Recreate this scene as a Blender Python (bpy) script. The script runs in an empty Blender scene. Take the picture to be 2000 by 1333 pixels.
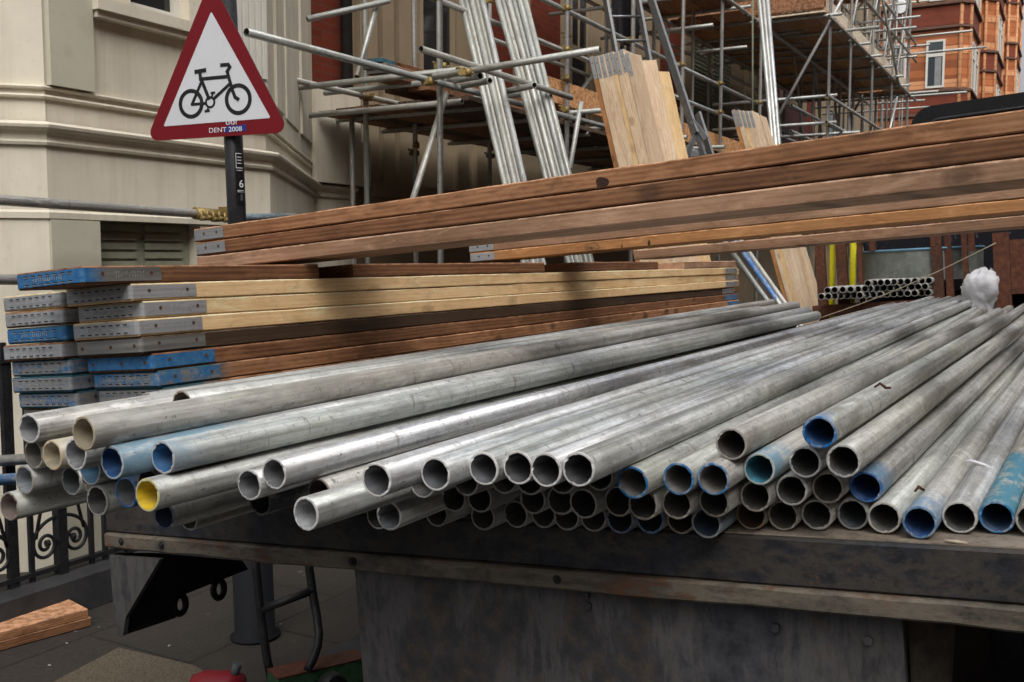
import bpy, bmesh, math, random
from mathutils import Vector, Matrix
R = random.Random(7)
scene = bpy.context.scene
C = scene.collection
rad = math.radians
# ------------------------------------------------------------------ frame of reference
# X runs along the street, Y across it towards the houses, Z up; pavement at Z = 0.
EYE = Vector((0, 0, 1.6))
F_PX = 1944.44
PITCH = math.atan(161.5 / 1944.44)
fh = Vector((0.8703, 0.4925, 0)).normalized()
RIGHT = Vector((fh.y, -fh.x, 0))
FWD = (fh * math.cos(PITCH) - Vector((0, 0, 1)) * math.sin(PITCH)).normalized()
UP = RIGHT.cross(FWD).normalized()

def ray(px, py):
    return FWD + RIGHT * ((px - 1000) / F_PX) + UP * ((666.5 - py) / F_PX)
def P(px, py, depth):
    return EYE + ray(px, py) * depth
def onX(px, py, x):
    d = ray(px, py); return EYE + d * ((x - EYE.x) / d.x)
def onY(px, py, y):
    d = ray(px, py); return EYE + d * ((y - EYE.y) / d.y)
def onZ(px, py, z):
    d = ray(px, py); return EYE + d * ((z - EYE.z) / d.z)
# lorry frame: rolled towards the kerb
T = Matrix.Translation((1.51, 0.06, 1.6 - 0.40)) @ Matrix.Rotation(rad(-4.74), 4, 'X')
TI = T.inverted()
def onT(px, py, zl):
    o = TI @ EYE; d = TI.to_3x3() @ ray(px, py)
    return o + d * ((zl - o.z) / d.z)          # local coordinates
def onTY(px, py, yl):
    o = TI @ EYE; d = TI.to_3x3() @ ray(px, py)
    return o + d * ((yl - o.y) / d.y)

# ------------------------------------------------------------------ materials
class NT:
    def __init__(s, name):
        m = bpy.data.materials.new(name); m.use_nodes = True
        s.m = m; s.t = m.node_tree; s.t.nodes.clear()
        s.out = s.t.nodes.new('ShaderNodeOutputMaterial')
        s.b = s.t.nodes.new('ShaderNodeBsdfPrincipled')
        s.t.links.new(s.b.outputs[0], s.out.inputs[0])
        s.tc = s.t.nodes.new('ShaderNodeTexCoord'); s._off = None
    def L(s, a, b): s.t.links.new(a, b)
    def n(s, typ, **kw):
        x = s.t.nodes.new(typ)
        for k, v in kw.items(): setattr(x, k, v)
        return x
    def coord(s, scale=(1, 1, 1), rnd=True, kind='Object'):
        src = s.tc.outputs[kind]
        if rnd:
            if s._off is None:
                oi = s.n('ShaderNodeObjectInfo')
                v = s.n('ShaderNodeVectorMath', operation='SCALE'); v.inputs[0].default_value = (37, 23, 51)
                s.L(oi.outputs['Random'], v.inputs['Scale'])
                a = s.n('ShaderNodeVectorMath', operation='ADD'); s.L(s.tc.outputs['Object'], a.inputs[0]); s.L(v.outputs[0], a.inputs[1])
                s._off = a.outputs[0]
            src = s._off
        mp = s.n('ShaderNodeMapping'); mp.inputs['Scale'].default_value = scale
        s.L(src, mp.inputs['Vector']); return mp.outputs[0]
    def noise(s, scale=(1, 1, 1), detail=4, rough=0.55, dist=0.0, rnd=True, sc=1.0):
        x = s.n('ShaderNodeTexNoise'); x.inputs['Scale'].default_value = sc
        x.inputs['Detail'].default_value = detail; x.inputs['Roughness'].default_value = rough
        x.inputs['Distortion'].default_value = dist
        s.L(s.coord(scale, rnd), x.inputs['Vector']); return x.outputs[0]
    def ramp(s, fac, stops, interp='LINEAR'):
        r = s.n('ShaderNodeValToRGB'); r.color_ramp.interpolation = interp
        e = r.color_ramp.elements
        while len(e) < len(stops): e.new(0.5)
        for i, (p, c) in enumerate(stops):
            e[i].position = p
            e[i].color = (c, c, c, 1) if isinstance(c, (int, float)) else (*c, 1)
        s.L(fac, r.inputs[0]); return r.outputs[0]
    def mix(s, fac, a, b, blend='MIX'):
        x = s.n('ShaderNodeMix', data_type='RGBA', blend_type=blend)
        for ii, v in ((0, fac), (6, a), (7, b)):
            inp = x.inputs[ii]
            if isinstance(v, (int, float)): inp.default_value = v if ii == 0 else (v, v, v, 1)
            elif isinstance(v, tuple): inp.default_value = (*v, 1)
            else: s.L(v, inp)
        return x.outputs[2]
    def math(s, op, a, b=0.0, clamp=False):
        x = s.n('ShaderNodeMath', operation=op); x.use_clamp = clamp
        for i, v in enumerate((a, b)):
            if isinstance(v, (int, float)): x.inputs[i].default_value = v
            else: s.L(v, x.inputs[i])
        return x.outputs[0]
    def attr(s, name, vec=False):
        a = s.n('ShaderNodeAttribute', attribute_type='OBJECT'); a.attribute_name = name
        return a.outputs['Color' if vec else 'Fac']
    def bump(s, h, strength=0.3, dist=0.002):
        b = s.n('ShaderNodeBump'); b.inputs['Strength'].default_value = strength; b.inputs['Distance'].default_value = dist
        s.L(h, b.inputs['Height']); s.L(b.outputs[0], s.b.inputs['Normal'])
    def set(s, color=None, rough=None, metal=None, spec=0.22, **kw):
        s.b.inputs['Specular IOR Level'].default_value = spec
        for inp, v in (('Base Color', color), ('Roughness', rough), ('Metallic', metal)):
            if v is None: continue
            if isinstance(v, (int, float)): s.b.inputs[inp].default_value = v if inp != 'Base Color' else (v, v, v, 1)
            elif isinstance(v, tuple): s.b.inputs[inp].default_value = (*v, 1)
            else: s.L(v, s.b.inputs[inp])
        return s.m

M = {}
def simple(name, col, rough=0.6, metal=0.0, var=0.25, sc=6.0, bump=0.15, dirt=(0.06, 0.05, 0.04), dirtamt=0.35, rnd=True, bd=0.002):
    t = NT(name)
    a = t.noise((sc, sc, sc), 6, 0.6, rnd=rnd); b = t.noise((sc * 4, sc * 4, sc * 4), 4, 0.6, rnd=rnd)
    c = t.mix(t.ramp(a, [(0.3, 0.0), (0.7, 1.0)]), tuple(x * (1 - var) for x in col), tuple(min(1, x * (1 + var)) for x in col))
    c = t.mix(t.math('MULTIPLY', t.ramp(b, [(0.52, 0.0), (0.72, 1.0)]), dirtamt), c, dirt)
    t.set(c, t.math('ADD', t.math('MULTIPLY', a, 0.25), rough - 0.12), metal)
    if bump: t.bump(b, bump, bd)
    M[name] = t.m; return t.m

def make_galv():
    # weathered galvanised steel, tone 0 dull .. 1 bright, optional paint from the near end
    t = NT('galvanised_steel')
    tone = t.attr('tone'); plen = t.attr('paint_len'); prgb = t.attr('paint_rgb', True)
    streak = t.noise((0.7, 60, 60), 6, 0.68)
    blot = t.noise((9, 22, 22), 5, 0.6, 0.6)
    big = t.noise((1.3, 5, 5), 3, 0.5)
    scuff = t.noise((55, 16, 16), 5, 0.7, 1.2)
    gate = t.noise((4.5, 9, 9), 3, 0.5)
    speck = t.noise((140, 140, 140), 2, 0.5)
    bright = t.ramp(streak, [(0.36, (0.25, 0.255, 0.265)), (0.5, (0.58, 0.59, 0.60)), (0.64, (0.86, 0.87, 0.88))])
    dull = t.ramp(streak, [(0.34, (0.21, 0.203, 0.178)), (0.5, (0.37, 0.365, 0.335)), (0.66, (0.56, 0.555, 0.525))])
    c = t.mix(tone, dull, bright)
    c = t.mix(t.math('MULTIPLY', t.ramp(blot, [(0.5, 0.0), (0.68, 1.0)]), 0.42), c, (0.44, 0.43, 0.40))
    c = t.mix(t.math('MULTIPLY', t.ramp(big, [(0.5, 0.0), (0.72, 1.0)]), 0.32), c, (0.36, 0.31, 0.22))
    oi = t.n('ShaderNodeObjectInfo')
    tint = t.ramp(oi.outputs['Random'], [(0.0, (0.93, 1.0, 1.03)), (0.25, (1.0, 1.0, 0.95)), (0.5, (0.95, 1.0, 0.97)), (0.75, (1.03, 0.99, 0.92)), (1.0, (0.96, 0.99, 1.05))])
    c = t.mix(0.9, c, tint, 'MULTIPLY')
    mott = t.noise((26, 70, 70), 4, 0.75, 0.3)
    c = t.mix(t.math('MULTIPLY', t.ramp(mott, [(0.44, 0.0), (0.60, 1.0)]), 0.5), c, t.mix(0.5, c, (0.10, 0.10, 0.095)))
    lime = t.noise((2.0, 9, 9), 5, 0.65, 0.5, sc=1.3)
    c = t.mix(t.math('MULTIPLY', t.ramp(lime, [(0.54, 0.0), (0.68, 1.0)]), 0.30), c, (0.40, 0.42, 0.30))
    stain = t.noise((3.2, 15, 15), 6, 0.72, 0.4)
    c = t.mix(t.math('MULTIPLY', t.ramp(stain, [(0.5, 0.0), (0.62, 1.0)]), 0.5), c, (0.155, 0.148, 0.128))
    patch = t.noise((6, 18, 18), 6, 0.75, 0.8)
    c = t.mix(t.math('MULTIPLY', t.ramp(patch, [(0.6, 0.0), (0.66, 1.0)]), 0.5), c, (0.66, 0.655, 0.63))
    sm = t.math('MULTIPLY', t.ramp(scuff, [(0.57, 0.0), (0.66, 1.0)]), t.ramp(gate, [(0.45, 0.0), (0.6, 0.75)]))
    c = t.mix(sm, c, (0.10, 0.095, 0.085))
    c = t.mix(t.math('MULTIPLY', t.ramp(speck, [(0.66, 0.0), (0.72, 1.0)]), 0.6), c, (0.05, 0.045, 0.04))
    sep = t.n('ShaderNodeSeparateXYZ'); t.L(t.tc.outputs['Object'], sep.inputs[0])
    pn = t.noise((14, 26, 26), 5, 0.65, 0.5)
    edge = t.math('ADD', sep.outputs[0], t.math('MULTIPLY', t.math('SUBTRACT', pn, 0.5), 0.28))
    d = t.math('SUBTRACT', plen, edge)
    pm = t.ramp(t.math('MULTIPLY', d, 9.0, True), [(0.0, 0.0), (0.55, 0.9)])
    wear = t.ramp(t.noise((20, 50, 50), 5, 0.7), [(0.36, 0.25), (0.52, 1.0)])
    pm = t.math('MULTIPLY', pm, wear)
    pm = t.math('MULTIPLY', pm, t.ramp(plen, [(0.001, 0.0), (0.004, 1.0)]))
    c = t.mix(pm, c, prgb)
    met = t.math('MULTIPLY', t.math('ADD', t.math('MULTIPLY', tone, 0.42), 0.20), t.math('SUBTRACT', 1.0, t.math('MAXIMUM', pm, t.math('MULTIPLY', sm, 0.8))))
    rough = t.math('ADD', t.math('MULTIPLY', blot, 0.3), t.math('SUBTRACT', 0.36, t.math('MULTIPLY', tone, 0.10)))
    t.set(c, rough, met, 0.45)
    t.bump(t.math('ADD', t.math('MULTIPLY', scuff, 0.5), t.math('ADD', streak, t.math('MULTIPLY', blot, 0.8))), 0.3, 0.0015)
    M['galv'] = t.m
    # inside of a tube: paint or zinc near the mouth fading to dark
    t = NT('tube_inside')
    sep = t.n('ShaderNodeSeparateXYZ'); t.L(t.tc.outputs['Object'], sep.inputs[0])
    prgb = t.attr('inner_rgb', True)
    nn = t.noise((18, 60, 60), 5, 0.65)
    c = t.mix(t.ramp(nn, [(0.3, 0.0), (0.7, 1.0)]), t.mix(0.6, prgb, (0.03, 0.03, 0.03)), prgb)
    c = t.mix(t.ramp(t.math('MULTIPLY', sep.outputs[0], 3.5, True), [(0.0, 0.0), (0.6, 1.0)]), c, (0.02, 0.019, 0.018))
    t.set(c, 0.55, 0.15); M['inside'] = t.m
    # cut rim
    t = NT('tube_rim')
    prgb = t.attr('rim_rgb', True); nn = t.noise((60, 60, 60), 5, 0.7)
    c = t.mix(t.ramp(nn, [(0.45, 0.0), (0.62, 1.0)]), prgb, t.mix(0.6, prgb, (0.40, 0.39, 0.36)))
    t.set(c, 0.5, 0.1); M['rim'] = t.m
make_galv()

def make_wood(name, cols, knots=0.5, rough=0.75, ringy=0.5, dark=(0.05, 0.028, 0.015), scale=1.0, weather=0.3):
    t = NT(name)
    plen = t.attr('paint_len'); prgb = t.attr('paint_rgb', True)
    warp = t.noise((1.2, 9, 9), 3, 0.5)
    wv = t.n('ShaderNodeTexWave', wave_type='RINGS', rings_direction='X')
    wv.inputs['Scale'].default_value = 2.6; wv.inputs['Distortion'].default_value = 5.0
    wv.inputs['Detail'].default_value = 3.0; wv.inputs['Detail Scale'].default_value = 0.9
    t.L(t.coord((1.1, 11 * scale, 11 * scale)), wv.inputs['Vector'])
    grain = t.noise((1.3, 70 * scale, 70 * scale), 6, 0.65, 0.3); blotch = t.noise((2.2, 7, 7), 6, 0.68, 0.8)
    fine = t.noise((9, 260, 260), 3, 0.6)
    big = t.noise((1.1, 4, 4), 4, 0.6)
    f = t.math('ADD', t.math('MULTIPLY', grain, 0.34), t.math('ADD', t.math('MULTIPLY', blotch, 0.56), t.math('MULTIPLY', wv.outputs['Fac'], 0.17 * ringy)))
    c = t.ramp(f, [(0.27, cols[0]), (0.5, cols[1]), (0.74, cols[2])])
    c = t.mix(t.math('MULTIPLY', t.ramp(fine, [(0.5, 0.0), (0.75, 1.0)]), 0.18), c, tuple(x * 0.45 for x in cols[0]))
    c = t.mix(t.math('MULTIPLY', t.ramp(big, [(0.45, 0.0), (0.7, 1.0)]), weather), c, dark)
    vo = t.n('ShaderNodeTexVoronoi'); vo.inputs['Scale'].default_value = 1.0; vo.inputs['Randomness'].default_value = 1.0
    t.L(t.coord((7.0, 0.0, 11.0)), vo.inputs['Vector'])
    csep = t.n('ShaderNodeSeparateXYZ'); t.L(vo.outputs['Color'], csep.inputs[0])
    kd = t.math('ADD', vo.outputs['Distance'], t.math('MULTIPLY', t.math('SUBTRACT', blotch, 0.5), 0.12))
    kn = t.math('MULTIPLY', t.ramp(kd, [(0.09, 1.0), (0.15, 0.55), (0.19, 0.75), (0.30, 0.0)]), t.ramp(csep.outputs[0], [(0.68, 0.0), (0.72, 1.0)]))
    c = t.mix(t.math('MULTIPLY', kn, min(1.0, knots * 1.25)), c, dark)
    mo = t.noise((11, 32, 32), 6, 0.75, 0.7)
    c = t.mix(t.math('MULTIPLY', t.ramp(mo, [(0.50, 0.0), (0.64, 1.0)]), weather * 1.15), c, tuple(0.45 * x + 0.3 * y for x, y in zip(cols[0], dark)))
    mo2 = t.noise((5, 20, 20), 5, 0.7, 0.5, sc=1.1)
    c = t.mix(t.math('MULTIPLY', t.ramp(mo2, [(0.54, 0.0), (0.68, 1.0)]), 0.4), c, tuple(min(0.85, x * 1.35) for x in cols[2]))
    sepz = t.n('ShaderNodeSeparateXYZ'); t.L(t.tc.outputs['Object'], sepz.inputs[0])
    eg = t.math('MULTIPLY', t.ramp(t.math('MULTIPLY', sepz.outputs[2], 10.0), [(0.335, 0.0), (0.375, 1.0)]), t.ramp(t.noise((25, 30, 30), 5, 0.7), [(0.40, 0.0), (0.58, 0.75)]))
    c = t.mix(eg, c, tuple(min(0.85, x * 1.5 + 0.04) for x in cols[2]))
    smudge = t.noise((4.5, 17, 17), 6, 0.72, 0.6)
    c = t.mix(t.math('MULTIPLY', t.ramp(smudge, [(0.56, 0.0), (0.66, 1.0)]), weather), c, dark)
    sep = t.n('ShaderNodeSeparateXYZ'); t.L(t.tc.outputs['Object'], sep.inputs[0])
    d = t.math('SUBTRACT', plen, t.math('ADD', sep.outputs[0], t.math('MULTIPLY', t.noise((10, 30, 30), 4, 0.6), 0.2)))
    pm = t.ramp(t.math('MULTIPLY', d, 6.0, True), [(0.0, 0.0), (0.6, 0.9)])
    c = t.mix(pm, c, prgb)
    t.set(c, t.math('ADD', t.math('MULTIPLY', grain, 0.2), rough - 0.1), 0.0)
    t.bump(t.math('ADD', grain, t.math('MULTIPLY', fine, 0.5)), 0.35, 0.002)
    M[name] = t.m
make_wood('new_pine', [(0.58, 0.36, 0.16), (0.76, 0.52, 0.27), (0.84, 0.63, 0.38)], 0.35, dark=(0.20, 0.10, 0.04), weather=0.25)
make_wood('pale_pine', [(0.50, 0.335, 0.20), (0.66, 0.49, 0.33), (0.76, 0.60, 0.44)], 0.55, dark=(0.17, 0.09, 0.045), weather=0.22)
make_wood('brown_board', [(0.075, 0.030, 0.014), (0.165, 0.070, 0.032), (0.26, 0.125, 0.060)], 0.7, weather=0.35, ringy=1.3)
make_wood('red_board', [(0.14, 0.058, 0.025), (0.275, 0.125, 0.056), (0.42, 0.22, 0.115)], 0.8, weather=0.4, ringy=0.9)
make_wood('pink_board', [(0.19, 0.098, 0.052), (0.33, 0.19, 0.115), (0.46, 0.29, 0.19)], 0.7, weather=0.3)
make_wood('orange_board', [(0.22, 0.092, 0.032), (0.40, 0.185, 0.07), (0.53, 0.28, 0.12)], 0.7, weather=0.22)
make_wood('dark_board', [(0.030, 0.018, 0.011), (0.060, 0.036, 0.021), (0.095, 0.058, 0.035)], 0.5, weather=0.4)

def make_plate():
    t = NT('end_plate_steel')
    amt = t.attr('paint_amt'); tone = t.attr('tone'); prgb = t.attr('paint_rgb', True)
    a = t.noise((16, 16, 40), 5, 0.65); b = t.noise((70, 70, 90), 5, 0.65); st = t.noise((3, 3, 110), 3, 0.6)
    c = t.mix(tone, t.ramp(st, [(0.3, (0.13, 0.125, 0.115)), (0.7, (0.25, 0.245, 0.225))]), t.ramp(st, [(0.3, (0.31, 0.32, 0.335)), (0.7, (0.46, 0.47, 0.48))]))
    c = t.mix(t.math('MULTIPLY', t.ramp(b, [(0.55, 0.0), (0.7, 1.0)]), 0.5), c, (0.16, 0.145, 0.12))
    e = t.math('ADD', t.math('MULTIPLY', a, 0.55), t.math('MULTIPLY', b, 0.45))
    thr = t.math('SUBTRACT', 0.80, t.math('MULTIPLY', amt, 0.6))
    pm = t.ramp(t.math('ADD', t.math('MULTIPLY', t.math('SUBTRACT', e, thr), 9.0), 0.5, True), [(0.0, 0.0), (1.0, 0.95)])
    sep = t.n('ShaderNodeSeparateXYZ'); t.L(t.tc.outputs['Object'], sep.inputs[0])
    fd = t.ramp(t.math('ADD', t.math('MULTIPLY', t.math('SUBTRACT', t.attr('fade'), sep.outputs[0]), 14.0), t.math('MULTIPLY', a, 0.6), True), [(0.1, 0.0), (0.7, 1.0)])
    pm = t.math('MULTIPLY', pm, fd)
    c = t.mix(pm, c, t.mix(t.ramp(b, [(0.4, 0.0), (0.7, 0.5)]), prgb, (0.10, 0.26, 0.36)))
    t.set(c, 0.46, t.math('MULTIPLY', t.math('SUBTRACT', 1.0, pm), 0.45))
    t.bump(t.math('ADD', b, a), 0.25, 0.0015); M['plate'] = t.m
make_plate()

def rusty(name, base, rust=(0.13, 0.05, 0.02), amt=0.5, rough=0.55, metal=0.0, extra=None, sc=5.0, stretch=(1, 1, 1), dist=0.15):
    t = NT(name)
    a = t.noise(tuple(sc * k for k in stretch), 8, 0.72, dist); b = t.noise((sc * 7,) * 3, 6, 0.7); e = t.noise((sc * 0.45,) * 3, 3, 0.5)
    c = t.mix(t.ramp(b, [(0.35, 0.0), (0.7, 1.0)]), tuple(x * 0.6 for x in base), tuple(x * 1.5 for x in base))
    if extra: c = t.mix(t.ramp(a, [(0.42, 0.0), (0.50, 0.7), (0.56, 0.1)]), c, extra)
    m = t.math('ADD', t.math('MULTIPLY', a, 0.6), t.math('MULTIPLY', b, 0.4))
    th = 0.78 - 0.5 * amt
    c = t.mix(t.ramp(m, [(th, 0.0), (th + 0.07, 0.9)]), c, t.mix(t.ramp(b, [(0.4, 0.0), (0.65, 1.0)]), tuple(x * 0.4 for x in rust), rust))
    c = t.mix(t.math('MULTIPLY', t.ramp(e, [(0.45, 0.0), (0.7, 1.0)]), 0.5), c, (0.02, 0.018, 0.016))
    t.set(c, t.math('ADD', t.math('MULTIPLY', b, 0.35), rough - 0.15), metal)
    t.bump(b, 0.4, 0.003); M[name] = t.m
rusty('lorry_black', (0.021, 0.022, 0.027), (0.105, 0.058, 0.030), 0.47, 0.5, extra=(0.062, 0.052, 0.040), sc=6.0, stretch=(1, 0.8, 1.6))
rusty('lorry_flange', (0.080, 0.070, 0.055), (0.115, 0.055, 0.030), 0.54, 0.6, extra=(0.17, 0.14, 0.105), stretch=(1, 0.7, 2.5), sc=4.0)
rusty('lorry_deck', (0.24, 0.195, 0.15), (0.17, 0.075, 0.045), 0.5, 0.7, extra=(0.34, 0.29, 0.24))
rusty('lorry_panel', (0.044, 0.044, 0.050), (0.085, 0.065, 0.048), 0.50, 0.5, extra=(0.105, 0.098, 0.092), sc=4.0, stretch=(1, 1.6, 0.45))
rusty('mudguard_dirt', (0.045, 0.037, 0.028), (0.06, 0.042, 0.028), 0.4, 0.7)
rusty('rust_iron', (0.095, 0.034, 0.020), (0.14, 0.055, 0.028), 0.6, 0.7)
rusty('dark_iron', (0.018, 0.017, 0.017), (0.05, 0.03, 0.02), 0.25, 0.5)
rusty('green_paint', (0.035, 0.10, 0.045), (0.10, 0.06, 0.03), 0.45, 0.5)
def render_mat(name, col, soot):
    t = NT(name)
    a = t.noise((1.4, 1.4, 1.4), 6, 0.65, rnd=False); st = t.noise((9, 9, 0.5), 6, 0.7, rnd=False); f = t.noise((26, 26, 26), 6, 0.7, rnd=False)
    c = t.mix(t.ramp(a, [(0.3, 0.0), (0.7, 1.0)]), tuple(x * 0.86 for x in col), tuple(x * 1.1 for x in col))
    c = t.mix(t.math('MULTIPLY', t.ramp(st, [(0.48, 0.0), (0.68, 1.0)]), 0.35), c, soot)
    c = t.mix(t.math('MULTIPLY', t.ramp(f, [(0.58, 0.0), (0.72, 1.0)]), 0.35), c, tuple(x * 0.6 for x in col))
    t.set(c, 0.72, 0.0); t.bump(f, 0.2, 0.003); M[name] = t.m
render_mat('cream_render', (0.64, 0.588, 0.475), (0.36, 0.31, 0.225))
simple('cream_greenish', (0.49, 0.465, 0.365), 0.7, var=0.10, sc=1.6, bump=0.1, dirt=(0.25, 0.21, 0.15), dirtamt=0.3)  # darker, slightly greener cream for the pilaster strip
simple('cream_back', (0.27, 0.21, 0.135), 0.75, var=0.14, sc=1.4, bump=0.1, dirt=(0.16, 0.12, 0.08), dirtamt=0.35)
simple('white_paint', (0.60, 0.58, 0.52), 0.5, var=0.08, sc=3, bump=0.05, dirtamt=0.1)
simple('shutter_green', (0.20, 0.215, 0.15), 0.6, var=0.12, sc=4, bump=0.05)
simple('basement_shutter', (0.26, 0.265, 0.19), 0.6, var=0.2, sc=4, bump=0.05)
simple('red_door', (0.10, 0.018, 0.012), 0.5, var=0.2, sc=5, bump=0.05)
simple('aluminium', (0.25, 0.26, 0.265), 0.38, 0.7, var=0.15, sc=14, bump=0.1)
simple('black_paint', (0.016, 0.016, 0.018), 0.42, var=0.3, sc=14, bump=0.15, dirt=(0.05, 0.045, 0.04))
simple('black_gloss', (0.005, 0.005, 0.006), 0.5, var=0.2, sc=9, bump=0.02, dirt=(0.02, 0.02, 0.02))
simple('cab_dirty', (0.010, 0.010, 0.013), 0.4, var=0.3, sc=10, bump=0.1, dirt=(0.30, 0.30, 0.32), dirtamt=0.0)
simple('post_grey', (0.060, 0.066, 0.074), 0.5, var=0.2, sc=10, bump=0.1)
simple('post_dark', (0.007, 0.008, 0.010), 0.75, var=0.25, sc=10, bump=0.15, dirt=(0.02, 0.02, 0.02))
simple('sign_red', (0.145, 0.003, 0.007), 0.6, var=0.08, sc=9, bump=0.03, dirt=(0.08, 0.01, 0.01), dirtamt=0.15)
simple('sign_white', (0.56, 0.57, 0.59), 0.45, var=0.04, sc=9, bump=0.02, dirt=(0.35, 0.33, 0.30), dirtamt=0.12)
simple('sign_black', (0.010, 0.010, 0.011), 0.5, var=0.1, sc=9, bump=0)
simple('sticker_navy', (0.020, 0.028, 0.17), 0.4, var=0.1, sc=30, bump=0)
simple('sticker_black', (0.008, 0.008, 0.009), 0.3, var=0.1, sc=30, bump=0)
simple('sticker_white', (0.66, 0.66, 0.68), 0.4, var=0.05, sc=30, bump=0)
simple('yellow_paint', (0.85, 0.76, 0.03), 0.45, var=0.08, sc=12, bump=0.05)
simple('red_plastic', (0.18, 0.008, 0.015), 0.35, var=0.1, sc=12, bump=0.03)
simple('white_sack', (0.50, 0.50, 0.52), 0.75, var=0.08, sc=9, bump=0.3, dirt=(0.30, 0.27, 0.22), dirtamt=0.25, bd=0.01)
simple('rope', (0.40, 0.34, 0.25), 0.85, var=0.2, sc=60, bump=0.3)
simple('black_cloth', (0.016, 0.015, 0.018), 0.9, var=0.25, sc=8, bump=0.4, bd=0.01)
simple('stone_dark', (0.13, 0.07, 0.05), 0.8, var=0.2, sc=2, bump=0.1)
simple('kerb_stone', (0.034, 0.034, 0.036), 0.7, var=0.25, sc=6, bump=0.3)
simple('tower_grey', (0.16, 0.20, 0.23), 0.5, var=0.1, sc=0.2, bump=0)
simple('nail_rust', (0.09, 0.045, 0.02), 0.7, var=0.3, sc=60, bump=0)
simple('litter_pale', (0.26, 0.25, 0.24), 0.8, var=0.2, sc=60, bump=0)
simple('slot_dark', (0.008, 0.007, 0.006), 0.8, var=0.1, sc=30, bump=0)
simple('emboss', (0.42, 0.43, 0.44), 0.4, 0.4, var=0.15, sc=60, bump=0)
simple('coupler_gold', (0.27, 0.195, 0.075), 0.5, 0.5, var=0.4, sc=50, bump=0.3, dirt=(0.08, 0.05, 0.02), dirtamt=0.7)
simple('coupler_grey', (0.22, 0.21, 0.18), 0.5, 0.5, var=0.4, sc=50, bump=0.3, dirt=(0.08, 0.06, 0.03), dirtamt=0.6)
simple('tank_zinc', (0.15, 0.16, 0.145), 0.55, 0.3, var=0.25, sc=7, bump=0.15, dirt=(0.28, 0.28, 0.26), dirtamt=0.4)
simple('tank_blue', (0.12, 0.24, 0.34), 0.5, 0.2, var=0.15, sc=7, bump=0.1)
simple('lamp_glass', (0.82, 0.84, 0.86), 0.3, var=0.03, sc=9, bump=0)
simple('curtain', (0.24, 0.245, 0.25), 0.8, var=0.15, sc=5, bump=0.2)
simple('knot_dark', (0.045, 0.022, 0.013), 0.8, var=0.4, sc=40, bump=0.2)
simple('leaf_brown', (0.06, 0.025, 0.012), 0.8, var=0.3, sc=60, bump=0.1)
def glass(name, col):
    t = NT(name); t.set(col, 0.08, 0.0); t.b.inputs['Specular IOR Level'].default_value = 0.6; M[name] = t.m
glass('pane_dark', (0.018, 0.020, 0.021)); glass('pane_grey', (0.045, 0.055, 0.062))
# cab rear: black with white splashes
t = NT('cab_speckled')
s1 = t.noise((34, 34, 20), 6, 0.75, 1.0, rnd=False); s2 = t.noise((2.2, 3.5, 3.5), 4, 0.6, rnd=False)
c = t.mix(t.math('MULTIPLY', t.ramp(s1, [(0.60, 0.0), (0.67, 0.9)]), t.ramp(s2, [(0.46, 0.0), (0.58, 1.0)])), (0.010, 0.010, 0.014), (0.42, 0.42, 0.45))
t.set(c, 0.35, 0.0); M['cab_speckled'] = t.m
# brick
def brick(name, c1, c2, mortar, sz=(0.225, 0.075), scale=1.0):
    t = NT(name)
    b = t.n('ShaderNodeTexBrick'); b.inputs['Scale'].default_value = scale
    b.inputs['Color1'].default_value = (*c1, 1); b.inputs['Color2'].default_value = (*c2, 1); b.inputs['Mortar'].default_value = (*mortar, 1)
    b.inputs['Mortar Size'].default_value = 0.006; b.inputs['Brick Width'].default_value = sz[0]; b.inputs['Row Height'].default_value = sz[1]
    if sz[0] > 0.3: b.inputs['Mortar Size'].default_value = 0.018
    mp = t.n('ShaderNodeMapping'); mp.inputs['Rotation'].default_value = (rad(90), 0, 0)
    t.L(t.tc.outputs['Object'], mp.inputs[0]); t.L(mp.outputs[0], b.inputs['Vector'])
    n = t.noise((1.5, 1.5, 1.5), 5, 0.6, rnd=False); n2 = t.noise((30, 30, 30), 4, 0.6, rnd=False)
    c = t.mix(t.math('MULTIPLY', t.ramp(n, [(0.35, 0.0), (0.7, 1.0)]), 0.45), b.outputs['Color'], tuple(x * 0.35 for x in c1))
    c = t.mix(t.math('MULTIPLY', n2, 0.3), c, tuple(x * 0.4 for x in c1))
    t.set(c, 0.8, 0.0); t.bump(b.outputs['Fac'], -0.25, 0.004); M[name] = t.m
def _tc(): pass
brick('red_brick', (0.20, 0.036, 0.016), (0.135, 0.024, 0.012), (0.13, 0.06, 0.04))
brick('mansion_brick', (0.235, 0.055, 0.030), (0.18, 0.042, 0.024), (0.20, 0.08, 0.05))
brick('terracotta', (0.50, 0.17, 0.064), (0.40, 0.125, 0.05), (0.27, 0.09, 0.04), (0.62, 0.33))
brick('terracotta_pale', (0.74, 0.37, 0.18), (0.62, 0.28, 0.13), (0.40, 0.17, 0.08), (0.5, 0.33))
# pavement and road
t = NT('pavement_slabs')
b = t.n('ShaderNodeTexBrick'); b.inputs['Scale'].default_value = 1.0
b.inputs['Color1'].default_value = (0.034, 0.029, 0.025, 1); b.inputs['Color2'].default_value = (0.043, 0.037, 0.031, 1); b.inputs['Mortar'].default_value = (0.015, 0.013, 0.011, 1)
b.inputs['Mortar Size'].default_value = 0.007; b.inputs['Brick Width'].default_value = 0.9; b.inputs['Row Height'].default_value = 0.6
t.L(t.tc.outputs['Object'], b.inputs['Vector'])
n = t.noise((1.3, 1.3, 1.3), 6, 0.6, rnd=False); n2 = t.noise((45, 45, 45), 4, 0.7, rnd=False); n3 = t.noise((9, 9, 9), 5, 0.7, rnd=False)
c = t.mix(t.math('MULTIPLY', t.ramp(n, [(0.35, 0.0), (0.7, 1.0)]), 0.5), b.outputs['Color'], (0.018, 0.016, 0.014))
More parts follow.
